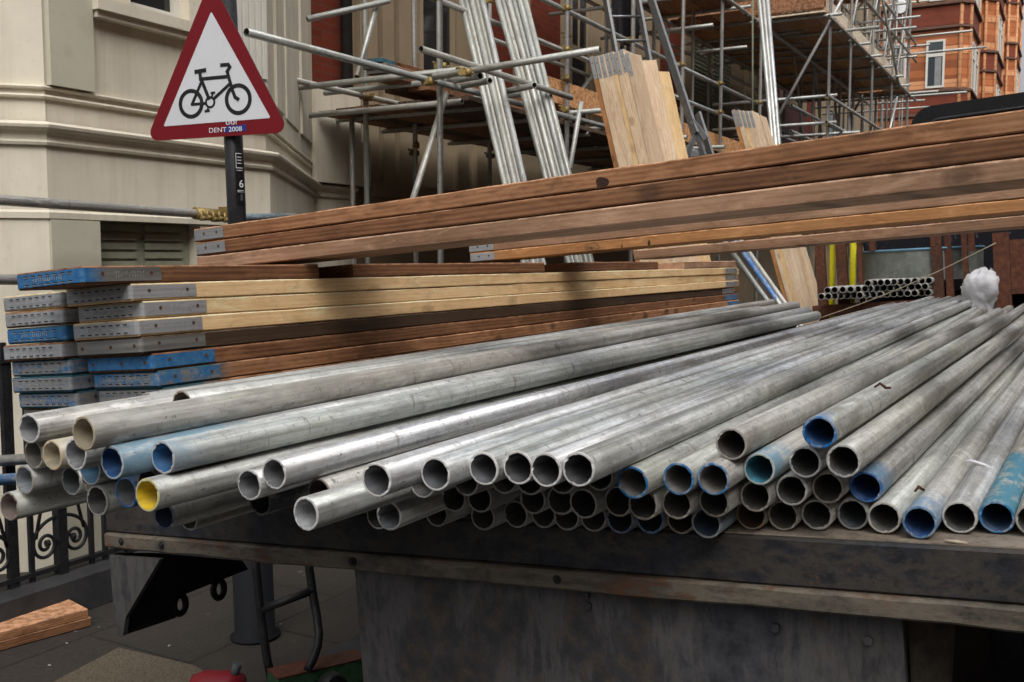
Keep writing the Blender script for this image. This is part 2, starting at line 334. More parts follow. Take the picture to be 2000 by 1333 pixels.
c = t.mix(t.math('MULTIPLY', t.ramp(n2, [(0.5, 0.0), (0.75, 1.0)]), 0.45), c, (0.075, 0.068, 0.06))
c = t.mix(t.math('MULTIPLY', t.ramp(n3, [(0.66, 0.0), (0.70, 1.0)]), 0.6), c, (0.20, 0.19, 0.17))
t.set(c, t.math('ADD', t.math('MULTIPLY', n, 0.4), 0.4), 0.0); t.bump(n2, 0.4, 0.004); M['pavement'] = t.m
simple('asphalt', (0.045, 0.044, 0.043), 0.85, var=0.25, sc=1.0, bump=0.5, dirt=(0.09, 0.088, 0.085), rnd=False)
t = NT('lit_paving')  # gritty paving, paler colour carries the light falling on this patch
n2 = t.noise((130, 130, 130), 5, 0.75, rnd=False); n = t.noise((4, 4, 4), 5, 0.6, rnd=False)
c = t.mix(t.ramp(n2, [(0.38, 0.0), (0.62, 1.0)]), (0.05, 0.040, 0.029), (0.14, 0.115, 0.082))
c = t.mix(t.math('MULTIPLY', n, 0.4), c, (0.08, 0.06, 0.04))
t.set(c, 0.85, 0.0); t.bump(n2, 0.6, 0.005); M['lit_paving'] = t.m

# ------------------------------------------------------------------ mesh helpers
class MB:
    def __init__(s): s.v = []; s.f = []; s.mi = []; s.sm = []
    def add(s, vs, fs, mi=0, smooth=False):
        o = len(s.v); s.v += [Vector(v) for v in vs]
        for f in fs: s.f.append([i + o for i in f]); s.mi.append(mi); s.sm.append(smooth)
        return s
    def box(s, x0, x1, y0, y1, z0, z1, mi=0, X=None):
        vs = [Vector((x, y, z)) for z in (z0, z1) for y in (y0, y1) for x in (x0, x1)]
        if X: vs = [X @ v for v in vs]
        return s.add(vs, [(0, 2, 3, 1), (4, 5, 7, 6), (0, 1, 5, 4), (2, 6, 7, 3), (0, 4, 6, 2), (1, 3, 7, 5)], mi)
    def bar(s, a, b, w, h, mi=0, up=Vector((0, 0, 1))):
        a = Vector(a); b = Vector(b); d = (b - a).normalized()
        u = d.cross(up)
        if u.length < 1e-4: u = d.cross(Vector((1, 0, 0)))
        u.normalize(); n = u.cross(d)
        vs = [p + u * (w / 2 * i) + n * (h / 2 * j) for p in (a, b) for i, j in ((-1, -1), (1, -1), (1, 1), (-1, 1))]
        return s.add(vs, [(3, 2, 1, 0), (4, 5, 6, 7), (0, 1, 5, 4), (1, 2, 6, 5), (2, 3, 7, 6), (3, 0, 4, 7)], mi)
    def path(s, pts, r, seg=10, mi=0, caps=True, closed=False):
        pts = [Vector(p) for p in pts]; n = len(pts); rs = r if isinstance(r, (list, tuple)) else [r] * n
        vs = []; prev = None
        for i, p in enumerate(pts):
            if closed: d = pts[(i + 1) % n] - pts[i - 1]
            else: d = pts[min(i + 1, n - 1)] - pts[max(i - 1, 0)]
            d.normalize()
            if prev is None:
                u = d.cross(Vector((0, 0, 1)))
                if u.length < 1e-3: u = d.cross(Vector((1, 0, 0)))
                u.normalize()
            else:
                u = prev - d * prev.dot(d); u.normalize()
            prev = u; w = d.cross(u)
            for k in range(seg):
                a = 2 * math.pi * k / seg
                vs.append(p + u * (rs[i] * math.cos(a)) + w * (rs[i] * math.sin(a)))
        fs = []
        for i in range(n if closed else n - 1):
            j = (i + 1) % n
            for k in range(seg):
                k2 = (k + 1) % seg
                fs.append((i * seg + k, i * seg + k2, j * seg + k2, j * seg + k))
        o = len(s.v); s.add(vs, fs, mi, True)
        if caps and not closed:
            s.f.append([o + k for k in range(seg)][::-1]); s.mi.append(mi); s.sm.append(False)
            s.f.append([o + (n - 1) * seg + k for k in range(seg)]); s.mi.append(mi); s.sm.append(False)
        return s
    def pipe(s, a, b, r, ri, seg=32, ms=(0, 1, 2)):
        # open tube: outer, rims, inside
        a = Vector(a); b = Vector(b); d = (b - a).normalized()
        u = d.cross(Vector((0, 0, 1)))
        if u.length < 1e-3: u = Vector((1, 0, 0))
        u.normalize(); w = d.cross(u)
        bv = min(0.0012, (r - ri) * 0.3)
        rings = [(a + d * 0.0, ri + bv * 0.4), (a, r - bv), (a + d * bv, r), (b - d * bv, r), (b, r - bv), (b, ri)]
        vs = []
        q = random.Random(int(abs(a.x * 7919 + b.x * 104729) * 1000) + len(s.v) + int(R.random() * 1e6)); nick = [q.uniform(-0.0011, 0.0007) if q.random() < 0.5 else 0.0 for _ in range(seg)]; p1_ = q.uniform(0, 6); ov = q.uniform(0.0, 0.022)
        for ri_, (c, rr) in enumerate(rings):
            for k in range(seg):
                an = 2 * math.pi * k / seg; f = rr * (1 + ov * math.cos(2 * an + p1_)) + (nick[k] if ri_ in (0, 1) else 0)
                vs.append(c + u * f * math.cos(an) + w * f * math.sin(an) + (d * abs(nick[k]) * 2 if ri_ in (0, 1) else d * 0))
        def band(i, j, mi, sm):
            fs = [(i * seg + k, i * seg + (k + 1) % seg, j * seg + (k + 1) % seg, j * seg + k) for k in range(seg)]
            for f in fs: s.f.append([q + o for q in f]); s.mi.append(mi); s.sm.append(sm)
        o = len(s.v); s.v += vs
        band(0, 1, ms[1], False); band(1, 2, ms[1], True); band(2, 3, ms[0], True); band(3, 4, ms[1], True); band(4, 5, ms[1], False); band(5, 0, ms[2], True)
        return s
    def prism(s, poly, n, t, mi=0, mside=None):
        # poly: 3D points in a plane, extruded along n by t
        poly = [Vector(p) for p in poly]; n = Vector(n); k = len(poly)
        vs = poly + [p + n * t for p in poly]
        s.add(vs, [tuple(range(k))[::-1], tuple(range(k, 2 * k))], mi)
        o = len(s.v) - 2 * k
        for i in range(k):
            j = (i + 1) % k; s.f.append([o + i, o + j, o + k + j, o + k + i]); s.mi.append(mi if mside is None else mside); s.sm.append(False)
        return s
    def sweep(s, path, prof, mi=0):
        # path: list of (x,y) plan points; prof: list of (out, z) closed profile; out is to the right of the path
        n = len(path); k = len(prof); vs = []
        for i, (x, y) in enumerate(path):
            p = Vector((x, y))
            def nrm(a, b):
                d = (Vector(b) - Vector(a)).normalized(); return Vector((d.y, -d.x))
            if i == 0: m = nrm(path[0], path[1])
            elif i == n - 1: m = nrm(path[-2], path[-1])
            else:
                n1 = nrm(path[i - 1], path[i]); n2 = nrm(path[i], path[i + 1]); m = (n1 + n2).normalized(); m = m / max(0.3, m.dot(n1))
            for o_, z in prof: q = p + m * o_; vs.append((q.x, q.y, z))
        fs = [(i * k + j, i * k + (j + 1) % k, (i + 1) * k + (j + 1) % k, (i + 1) * k + j) for i in range(n - 1) for j in range(k)]
        fs += [tuple(range(k))[::-1], tuple((n - 1) * k + j for j in range(k))]
        return s.add(vs, fs, mi)
    def build(s, name, mats, parent=None, M_=None, fix=True):
        me = bpy.data.meshes.new(name)
        vs = s.v
        if parent is not None and M_ is None:
            o = parent.location; vs = [v - o for v in vs]
        me.from_pydata([tuple(v) for v in vs], [], s.f); me.update()
        if fix:
            b = bmesh.new(); b.from_mesh(me); bmesh.ops.recalc_face_normals(b, faces=b.faces); b.to_mesh(me); b.free()
        if isinstance(mats, str): mats = [mats]
        for m in mats: me.materials.append(M[m])
        me.polygons.foreach_set('material_index', s.mi); me.polygons.foreach_set('use_smooth', s.sm)
        ob = bpy.data.objects.new(name, me); C.objects.link(ob)
        if parent is not None: ob.parent = parent
        if M_ is not None: ob.matrix_basis = M_
        return ob
def tag(o, label=None, cat=None, group=None, kind=None):
    if label: o['label'] = label
    if cat: o['category'] = cat
    if group: o['group'] = group
    if kind: o['kind'] = kind
    return o
def thing(name, label, cat, loc=(0, 0, 0), group=None):
    o = bpy.data.objects.new(name, None); C.objects.link(o); o.location = loc; o.empty_display_size = 0.1
    return tag(o, label, cat, group)
def struct(o): o['kind'] = 'structure'; return o
def basis(origin, x, z=Vector((0, 0, 1))):
    x = Vector(x).normalized(); y = Vector(z).cross(x)
    if y.length < 1e-4: y = Vector((0, 1, 0)).cross(x)
    y.normalize(); zz = x.cross(y)
    m = Matrix((x, y, zz)).transposed().to_4x4(); m.translation = Vector(origin); return m
def attrs(o, tone=0.5, paint_len=0.0, paint_rgb=(0.02, 0.14, 0.38), inner=(0.10, 0.10, 0.105), rim=(0.42, 0.42, 0.41), paint_amt=0.0, fade=5.0):
    o['fade'] = float(fade); o['tone'] = float(tone); o['paint_len'] = float(paint_len); o['paint_amt'] = float(paint_amt)
    o['paint_rgb'] = [float(c) for c in paint_rgb]; o['inner_rgb'] = [float(c) for c in inner]; o['rim_rgb'] = [float(c) for c in rim]
    return o
RO, RI = 0.02415, 0.0202
BLUE = (0.008, 0.098, 0.27); TEAL = (0.012, 0.10, 0.14); PALEB = (0.12, 0.225, 0.30)
# ------------------------------------------------------------------ the pile of tubes on the lorry
def onTX(px, py, xl):
    o = TI @ EYE; d = TI.to_3x3() @ ray(px, py)
    return o + d * ((xl - o.x) / d.x)
TUBES = 'loose scaffold tubes piled on the lorry'
def tube_obj(a, b, label, tone=0.5, group=TUBES, seg=32, name='scaffold_tube', r=RO, ri=RI, **kw):
    a = Vector(a); b = Vector(b); L = (b - a).length
    m = MB(); m.pipe((0, 0, 0), (L, 0, 0), r, ri, seg)
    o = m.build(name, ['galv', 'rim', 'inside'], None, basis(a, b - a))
    attrs(o, tone, **kw)
    return tag(o, label, 'scaffold tube', group)
PEND = []
def bed_tube(px, py, k, label, far=None, L=None, vp=2110, tone=0.45, wt=6.0, **kw):
    zl = 0.026 + 0.0435 * k
    a = onT(px, py, zl)
    if far:
        b = onT(far[0], far[1], zl)
        if L: b = a + (b - a).normalized() * L
    else:
        d = TI.to_3x3() @ ray(vp, 505); d.z = 0; d.normalize(); b = a + d * (L or 6.4)
    PEND.append([a.copy(), b.copy(), label, tone, kw, wt])
def settle():
    # push overlapping tubes apart so that none runs through another
    D = RO * 2 * 1.003
    n = len(PEND)
    for it in range(90):
        mv = 0
        for i in range(n):
            for j in range(i + 1, n):
                A, B = PEND[i], PEND[j]
                x0 = max(A[0].x, B[0].x); x1 = min(A[1].x, B[1].x)
                if x1 <= x0: continue
                for xs, e in ((x0, 0), (x1, 1)):
                    fa = (xs - A[0].x) / (A[1].x - A[0].x); fb = (xs - B[0].x) / (B[1].x - B[0].x)
                    p = A[0].lerp(A[1], fa); q = B[0].lerp(B[1], fb); d = Vector((0, q.y - p.y, q.z - p.z)); l = d.length
                    if l < D:
                        if l < 1e-5: d = Vector((0, 0.3, 1)); l = d.length
                        push = d / l * (D - l) * 0.5; wa = B[5] / (A[5] + B[5]); mv += 1
                        A[e] -= push * wa; B[e] += push * (1 - wa)
        for A in PEND:
            for e in (0, 1):
                if A[e].z < RO + 0.0015: A[e].z = RO + 0.0015
                if A[e].y > 1.72: A[e].y = 1.72
        if not mv: break
    for a, b, label, tone, kw, w in PEND: tube_obj(T @ a, T @ b, label, tone, **kw)
DB = (0.008, 0.07, 0.22)
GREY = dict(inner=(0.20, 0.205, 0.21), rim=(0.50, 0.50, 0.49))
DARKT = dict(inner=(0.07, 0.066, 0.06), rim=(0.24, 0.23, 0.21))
TAN = dict(inner=(0.30, 0.25, 0.165), rim=(0.36, 0.30, 0.20))
BLUR = dict(inner=(0.12, 0.12, 0.115), rim=(0.02, 0.12, 0.29))
bt = bed_tube
# left end of the pile
bt(72, 838, 5, 'bright tube lying highest at the far left of the pile, against the boards', (1399, 598), tone=0.75, **GREY)
bt(165, 857, 5, 'dull brownish tube with a wide beige mouth, long dark scuffs along it', (1553, 602), tone=0.08, **TAN)
bt(318, 900, 4, 'greenish grey tube with blue paint inside its mouth and a tiny red spot', (1588, 617), tone=0.22, inner=(0.02, 0.11, 0.27), rim=(0.38, 0.40, 0.42), paint_len=0.08, paint_rgb=(0.22, 0.29, 0.33))
bt(213, 910, 4, 'pale blue painted tube end with deep blue mouth under the beige tube', None, 4.2, tone=0.4, inner=DB, rim=(0.30, 0.36, 0.42), paint_len=0.27, paint_rgb=PALEB)
bt(291, 793, 5, 'tube with its mouth set back behind the long dull tube, leftmost of those set back', (1411, 609), tone=0.55, **DARKT)
bt(337, 793, 5, 'rough brown lipped tube mouth set back behind the long dull tube', (1482, 607), tone=0.5, inner=(0.06, 0.045, 0.035), rim=(0.20, 0.13, 0.09))
bt(300, 968, 3, 'tube with bright yellow paint inside its mouth', (1590, 632), tone=0.5, inner=(0.62, 0.42, 0.006), rim=(0.50, 0.47, 0.24))
bt(478, 940, 2.8, 'left one of the shiny pair of tubes right of the yellow mouth', (1766, 590), tone=0.95, inner=(0.13, 0.135, 0.145), rim=(0.48, 0.48, 0.48))
bt(533, 940, 2.8, 'right one of the shiny pair of tubes right of the yellow mouth', (1782, 592), tone=1.0, inner=(0.14, 0.145, 0.155), rim=(0.50, 0.50, 0.50))
bt(598, 1007, 2, 'short shiny tube jutting out lowest in front of the tail beam', None, 1.7, vp=2240, tone=0.8, wt=40, inner=(0.30, 0.31, 0.32), rim=(0.55, 0.55, 0.54))
bt(619, 952, 2.2, 'brown tube mouth peeping out above the short shiny jutting tube', None, 4.0, vp=2140, tone=0.35, inner=(0.06, 0.04, 0.035), rim=(0.28, 0.22, 0.19))
bt(65, 887, 4, 'dark dusty tube mouth right below the leftmost high tube', None, 3.9, tone=0.2, inner=(0.12, 0.11, 0.095), rim=(0.20, 0.18, 0.15))
bt(100, 890, 4, 'tube with a tan coloured rim and mouth below the beige tube', None, 3.9, tone=0.4, inner=(0.40, 0.33, 0.22), rim=(0.50, 0.38, 0.22), paint_len=0.3, paint_rgb=(0.42, 0.37, 0.27))
bt(140, 901, 4.1, 'pale rimmed grey tube mouth between the tan one and the blue one', None, 3.9, tone=0.45, **GREY)
bt(184, 912, 3.7, 'mouth half hidden behind the pale blue tube, blue at its right edge', None, 3.9, tone=0.35, inner=(0.05, 0.16, 0.27), rim=(0.30, 0.31, 0.32))
bt(47, 938, 3, 'dull tube with a pale blue grey mouth, second lowest at the far left', None, 4.0, tone=0.15, inner=(0.22, 0.245, 0.26), rim=(0.24, 0.23, 0.20))
bt(138, 935, 3, 'dark grey mouth under the pale rimmed grey tube', None, 3.9, tone=0.15, inner=(0.10, 0.11, 0.115), rim=(0.14, 0.14, 0.14))
bt(178, 937, 3, 'brownish dark mouth left of the blue rimmed one below the blue tube', None, 3.9, tone=0.15, inner=(0.045, 0.035, 0.028), rim=(0.17, 0.15, 0.12))
bt(228, 964, 2.7, 'tube with a thin blue rim and grey mouth under the pale blue tube', None, 4.0, tone=0.3, inner=(0.17, 0.18, 0.185), rim=(0.02, 0.14, 0.42), paint_len=0.5, paint_rgb=(0.015, 0.07, 0.16))
bt(207, 968, 2.7, 'dark mouth just behind the thin blue rimmed one', None, 3.9, tone=0.2, **DARKT)
bt(289, 932, 3.3, 'black shaded mouth between the blue lined tube and the yellow one', None, 3.9, tone=0.2, inner=(0.02, 0.02, 0.022), rim=(0.10, 0.10, 0.10))
bt(17, 990, 2, 'lowest tube at the far left, dark brown, reaching out towards the railing', None, 4.3, tone=0.0, inner=(0.17, 0.13, 0.105), rim=(0.20, 0.16, 0.13))
bt(320, 1008, 1, 'dark blue mouth half hidden under the yellow one', None, 3.9, tone=0.2, inner=(0.012, 0.02, 0.06), rim=(0.06, 0.09, 0.16))
bt(368, 1011, 0.3, 'dark mouthed tube lying on the tail beam right of the yellow one', None, 4.4, tone=0.15, wt=40, inner=(0.06, 0.058, 0.045), rim=(0.30, 0.29, 0.26))
bt(507, 980, 1.4, 'black shaded mouth beneath the shiny pair', None, 3.9, tone=0.2, inner=(0.015, 0.015, 0.017), rim=(0.09, 0.09, 0.08), paint_len=0.4, paint_rgb=(0.03, 0.035, 0.05))
# bright row on top in the middle
top = [((735, 945), (1822, 588)), ((856, 930), (1839, 586)), ((940, 918), (1858, 585)), ((1008, 916), (1877, 584)), ((1066, 920), (1896, 583)), ((1130, 921), (1914, 585))]
ordn = ['first', 'second', 'third', 'fourth', 'fifth', 'sixth', 'seventh', 'eighth', 'ninth', 'tenth', 'eleventh', 'twelfth', 'thirteenth', 'fourteenth', 'fifteenth', 'sixteenth', 'seventeenth']
for i, (a, b) in enumerate(top):
    bt(a[0], a[1], 3, ordn[i] + ' from the left of the six shiny tubes in the top middle row', b, tone=[0.8, 0.85, 0.95, 1.0, 0.9, 0.6][i], inner=[(0.10, 0.105, 0.115), (0.08, 0.085, 0.095), (0.12, 0.125, 0.135), (0.07, 0.07, 0.075), (0.06, 0.06, 0.065), (0.05, 0.052, 0.055)][i], rim=(0.58, 0.57, 0.55))
# right hand side, upper layers
bt(1232, 950, 1.9, 'blue rimmed tube, leftmost of the three blue rims in a row', (1889, 609), tone=0.35, inner=(0.13, 0.13, 0.125), rim=(0.02, 0.125, 0.29))
bt(1323, 941, 1.9, 'blue rimmed tube, middle of the three blue rims in a row', (1905, 607), tone=0.3, **BLUR)
bt(1394, 940, 1.9, 'blue rimmed tube, rightmost of the three blue rims in a row', (1921, 608), tone=0.3, inner=(0.15, 0.135, 0.12), rim=(0.02, 0.125, 0.29))
bt(1428, 868, 3.0, 'dull tube with brown mouth lying on top above the three blue rims', (1951, 611), tone=0.2, inner=(0.055, 0.048, 0.042), rim=(0.26, 0.24, 0.21))
bt(1480, 918, 2.0, 'tube with a teal blue inside and pale rim under the dull brown mouthed tube', None, 6.4, vp=2130, tone=0.35, inner=(0.03, 0.17, 0.24), rim=(0.36, 0.42, 0.40), paint_len=0.10, paint_rgb=PALEB)
bt(1572, 903, 2.15, 'grey rimmed tube directly beneath the bright blue rimmed one', None, 6.4, vp=2140, tone=0.3, inner=(0.06, 0.058, 0.055), rim=(0.36, 0.36, 0.34))
bt(1600, 845, 3.3, 'tube with the brightest blue rim and blue mouth, highest on the right', (1962, 625), tone=0.3, inner=(0.010, 0.085, 0.26), rim=(0.014, 0.13, 0.35), paint_len=0.05)
bt(1647, 901, 2.4, 'clean grey tube lying right of the brightest blue rim', (2000, 632), 6.4, tone=0.38, inner=(0.07, 0.068, 0.065), rim=(0.38, 0.38, 0.36))
bt(1690, 952, 1.0, 'tube with blue paint sprayed over its mouth in the middle of the right side', (2000, 667), 6.4, tone=0.35, inner=(0.010, 0.055, 0.20), rim=(0.03, 0.13, 0.36), paint_len=0.10, paint_rgb=(0.10, 0.19, 0.30))
bt(1726, 1012, 0, 'grey tube on the deck left of the jutting blue tube, dark hollow', (2000, 701), 6.4, tone=0.3, inner=(0.10, 0.092, 0.08), rim=(0.38, 0.36, 0.32))
bt(1797, 1021, 0, 'blue sprayed tube jutting out over the deck edge near the right', (2000, 741), 6.4, tone=0.35, inner=(0.012, 0.06, 0.20), rim=(0.10, 0.20, 0.33), paint_len=0.13, paint_rgb=(0.14, 0.22, 0.31))
bt(1874, 1011, 0, 'pale rimmed tube with a strip of torn tape, second from the right edge', (2000, 793), 6.4, tone=0.35, inner=(0.06, 0.06, 0.055), rim=(0.44, 0.43, 0.40))
bt(1952, 1011, 0, 'tube with long teal and blue paint and a yellow smear in its mouth', (2000, 903), 6.4, tone=0.3, inner=(0.02, 0.055, 0.12), rim=(0.03, 0.16, 0.33), paint_len=0.45, paint_rgb=(0.02, 0.16, 0.24))
bt(2012, 1016, 0, 'grey tube cut by the right edge of the photo', None, 6.4, vp=2168, tone=0.3, **DARKT)
# darker layers underneath, counted from the left
def layer(lst, text, k0):
    for i, e in enumerate(lst):
        px, py, k = e[0], e[1], e[2]; st = e[3] if len(e) > 3 else DARKT
        kw = dict(tone=0.22, wt=1.0); kw.update(st)
        bt(px, py, k, ordn[i] + text, None, 6.3 - 0.3 * R.random(), vp=2105 + 35 * max(0, (px - 1200) / 600) + R.uniform(-6, 6), **kw)
bd = lambda inn, rim, **kw: dict(inner=inn, rim=rim, **kw)
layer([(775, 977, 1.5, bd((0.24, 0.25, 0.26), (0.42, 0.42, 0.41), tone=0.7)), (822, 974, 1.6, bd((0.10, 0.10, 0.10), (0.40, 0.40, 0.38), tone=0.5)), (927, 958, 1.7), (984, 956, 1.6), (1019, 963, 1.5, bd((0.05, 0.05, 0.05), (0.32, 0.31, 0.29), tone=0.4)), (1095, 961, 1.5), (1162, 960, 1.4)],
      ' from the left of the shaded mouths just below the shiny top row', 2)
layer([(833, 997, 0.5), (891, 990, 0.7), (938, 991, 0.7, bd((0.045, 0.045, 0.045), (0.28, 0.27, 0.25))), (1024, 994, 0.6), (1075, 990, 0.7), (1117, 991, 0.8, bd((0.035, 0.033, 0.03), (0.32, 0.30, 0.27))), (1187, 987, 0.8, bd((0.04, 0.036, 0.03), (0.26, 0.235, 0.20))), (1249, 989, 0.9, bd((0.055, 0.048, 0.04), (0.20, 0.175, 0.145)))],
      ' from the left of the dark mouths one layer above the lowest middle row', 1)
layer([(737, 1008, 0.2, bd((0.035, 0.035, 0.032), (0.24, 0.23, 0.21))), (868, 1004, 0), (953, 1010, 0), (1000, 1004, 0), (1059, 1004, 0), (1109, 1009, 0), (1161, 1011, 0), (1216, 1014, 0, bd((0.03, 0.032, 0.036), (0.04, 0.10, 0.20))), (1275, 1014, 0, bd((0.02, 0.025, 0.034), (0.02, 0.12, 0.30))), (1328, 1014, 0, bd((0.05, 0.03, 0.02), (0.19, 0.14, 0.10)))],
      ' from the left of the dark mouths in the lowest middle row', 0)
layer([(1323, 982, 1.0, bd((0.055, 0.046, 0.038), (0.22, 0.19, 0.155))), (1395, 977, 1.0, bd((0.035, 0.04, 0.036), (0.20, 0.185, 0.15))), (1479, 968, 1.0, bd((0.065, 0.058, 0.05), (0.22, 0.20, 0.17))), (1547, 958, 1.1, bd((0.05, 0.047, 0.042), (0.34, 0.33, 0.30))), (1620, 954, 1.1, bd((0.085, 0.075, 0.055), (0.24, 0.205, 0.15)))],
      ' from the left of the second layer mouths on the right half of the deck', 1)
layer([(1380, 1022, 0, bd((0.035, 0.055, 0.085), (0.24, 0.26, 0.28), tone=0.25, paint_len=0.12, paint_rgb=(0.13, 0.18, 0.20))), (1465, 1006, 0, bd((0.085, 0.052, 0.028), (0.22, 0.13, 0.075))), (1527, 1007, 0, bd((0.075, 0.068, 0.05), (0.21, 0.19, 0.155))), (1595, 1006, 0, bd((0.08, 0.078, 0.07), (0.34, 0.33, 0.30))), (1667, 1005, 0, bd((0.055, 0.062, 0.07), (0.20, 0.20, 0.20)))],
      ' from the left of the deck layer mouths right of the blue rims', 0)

settle()
# scraps lying on the tubes
def scrap(px, py, zl, label, mat, pts, cat, name, h=0.004):
    o_ = T @ onT(px, py, zl)
    m = MB(); m.path([(x, y, z + h * math.sin(i * 1.7)) for i, (x, y, z) in enumerate(pts)], [0.001 + 0.002 * math.sin(math.pi * (i + .4) / len(pts)) for i in range(len(pts))], 6)
    ob = m.build(name, mat, None, Matrix.Translation(o_)); return tag(ob, label, cat)
scrap(1708, 757, 0.026 + 0.0435 * 3.3 + 0.026, 'curled dry brown leaf lying on the bright blue rimmed tube', 'leaf_brown', [(0, 0, 0), (0.005, -0.008, 0.003), (0.003, -0.018, 0.001), (0.006, -0.026, 0.004)], 'leaf', 'dead_leaf')
scrap(1787, 960, 0.05, 'small rust brown leaf between the tubes on the right', 'leaf_brown', [(0, 0, 0), (0.008, -0.004, 0.004), (0.012, -0.012, 0.001)], 'leaf', 'dead_leaf', 0.002)
scrap(1895, 905, 0.052, 'torn strip of pale tape stuck across the pale rimmed tube', 'sticker_white', [(0, 0.01, 0.0), (-0.003, 0.0, 0.003), (-0.007, -0.012, 0.004), (-0.008, -0.024, 0.002), (-0.014, -0.034, -0.004)], 'tape', 'tape_strip', 0.002)
scrap(1845, 1056, 0.004, 'thin splinter of pale wood on the deck edge', 'rope', [(0, 0, 0), (0.0005, -0.015, 0), (0.001, -0.03, 0)], 'splinter', 'wood_splinter', 0.0)

# ------------------------------------------------------------------ boards
def plate_mesh(Wd, t=0.0016, z0=0.0045, z1=0.0345, ret=0.19, slots=True, nails_end=False, L=None):
    rc = 0.010
    pts = [(ret, -t)]
    for k in range(7):
        a = -math.pi / 2 - k * math.pi / 12; pts.append((rc + (rc + t) * math.cos(a), rc + (rc + t) * math.sin(a)))
    for k in range(7):
        a = math.pi - k * math.pi / 12; pts.append((rc + (rc + t) * math.cos(a), Wd - rc + (rc + t) * math.sin(a)))
    pts.append((ret, Wd + t))
    m = MB(); n = len(pts); vs = [(x, y, z) for z in (z0, z1) for x, y in pts]
    cx = [min(1, max(0, 1)) for _ in pts]
    inner = [((x + 0.001), min(max(y, 0.0002), Wd - 0.0002)) for x, y in pts]
    m.add(vs, [(i, i + 1, n + i + 1, n + i) for i in range(n - 1)], 0, True)
    # thickness lips along the top and bottom edge
    for z in (z0, z1):
        m.add([(x, y, z) for x, y in pts] + [(min(x + 0.004, ret), min(max(y, 0.0035), Wd - 0.0035), z) for x, y in pts], [(i, i + 1, n + i + 1, n + i) for i in range(n - 1)], 0)
    m.add([(ret, -t, z0), (ret, -t, z1), (ret, 0.0005, z1), (ret, 0.0005, z0)], [(0, 1, 2, 3)], 0)
    e = 0.0005
    if slots:
        for r_ in (z0 + 0.005, z1 - 0.0062):
            for k in range(7):
                y = 0.038 + k * (Wd - 0.076) / 6
                m.box(-t - e, -t, y - 0.0065, y + 0.0065, r_ - 0.0013, r_ + 0.0013, 1)
                m.box(-t - e * 3, -t, y - 0.0065, y + 0.0065, r_ - 0.0026, r_ - 0.0013, 3)
    for side in (0, 1):
        y0 = -t - e if side == 0 else Wd + t
        for xx in (0.05, ret - 0.028):
            m.path([(xx, y0, (z0 + z1) / 2 + 0.002), (xx, y0 + e + 0.0008 * (1 if side else -1), (z0 + z1) / 2 + 0.002)], 0.0045, 8, 2)
    if nails_end:
        for y in (0.02, 0.10, 0.2): m.path([(-t - 0.0012, y, 0.019), (-t, y, 0.019)], 0.0045, 8, 2)
    else:   # pressed marks, worn beyond reading
        rr = random.Random(int(Wd * 1e5 + ret * 1e4 + R.random() * 1e6))
        for c0, c1, zc, sc in ((0.065, 0.165, (z0 + z1) / 2, 1.0),):
            y = c0
            while y < c1:
                hh = 0.0036 * sc
                if rr.random() < 0.85:
                    m.box(-t - 0.0011, -t, y, y + 0.0011, zc - hh, zc + hh, 3)
                    if rr.random() < 0.6: q = rr.choice((-hh, 0, hh)); m.box(-t - 0.0011, -t, y + 0.0011, y + 0.005, zc + q - 0.0006, zc + q + 0.0006, 3)
                y += rr.uniform(0.0065, 0.009)
        x = 0.085
        while x < ret - 0.05:
            for zc in (0.024, 0.0145):
                if rr.random() < 0.7:
                    m.box(x, x + 0.001, -t - 0.0009, -t, zc - 0.0025, zc + 0.0025, 3)
                    if rr.random() < 0.5: m.box(x + 0.001, x + 0.004, -t - 0.0009, -t, zc + 0.0015, zc + 0.0024, 3)
            x += rr.uniform(0.006, 0.008)
    return m
PM = ['plate', 'slot_dark', 'nail_rust', 'emboss']
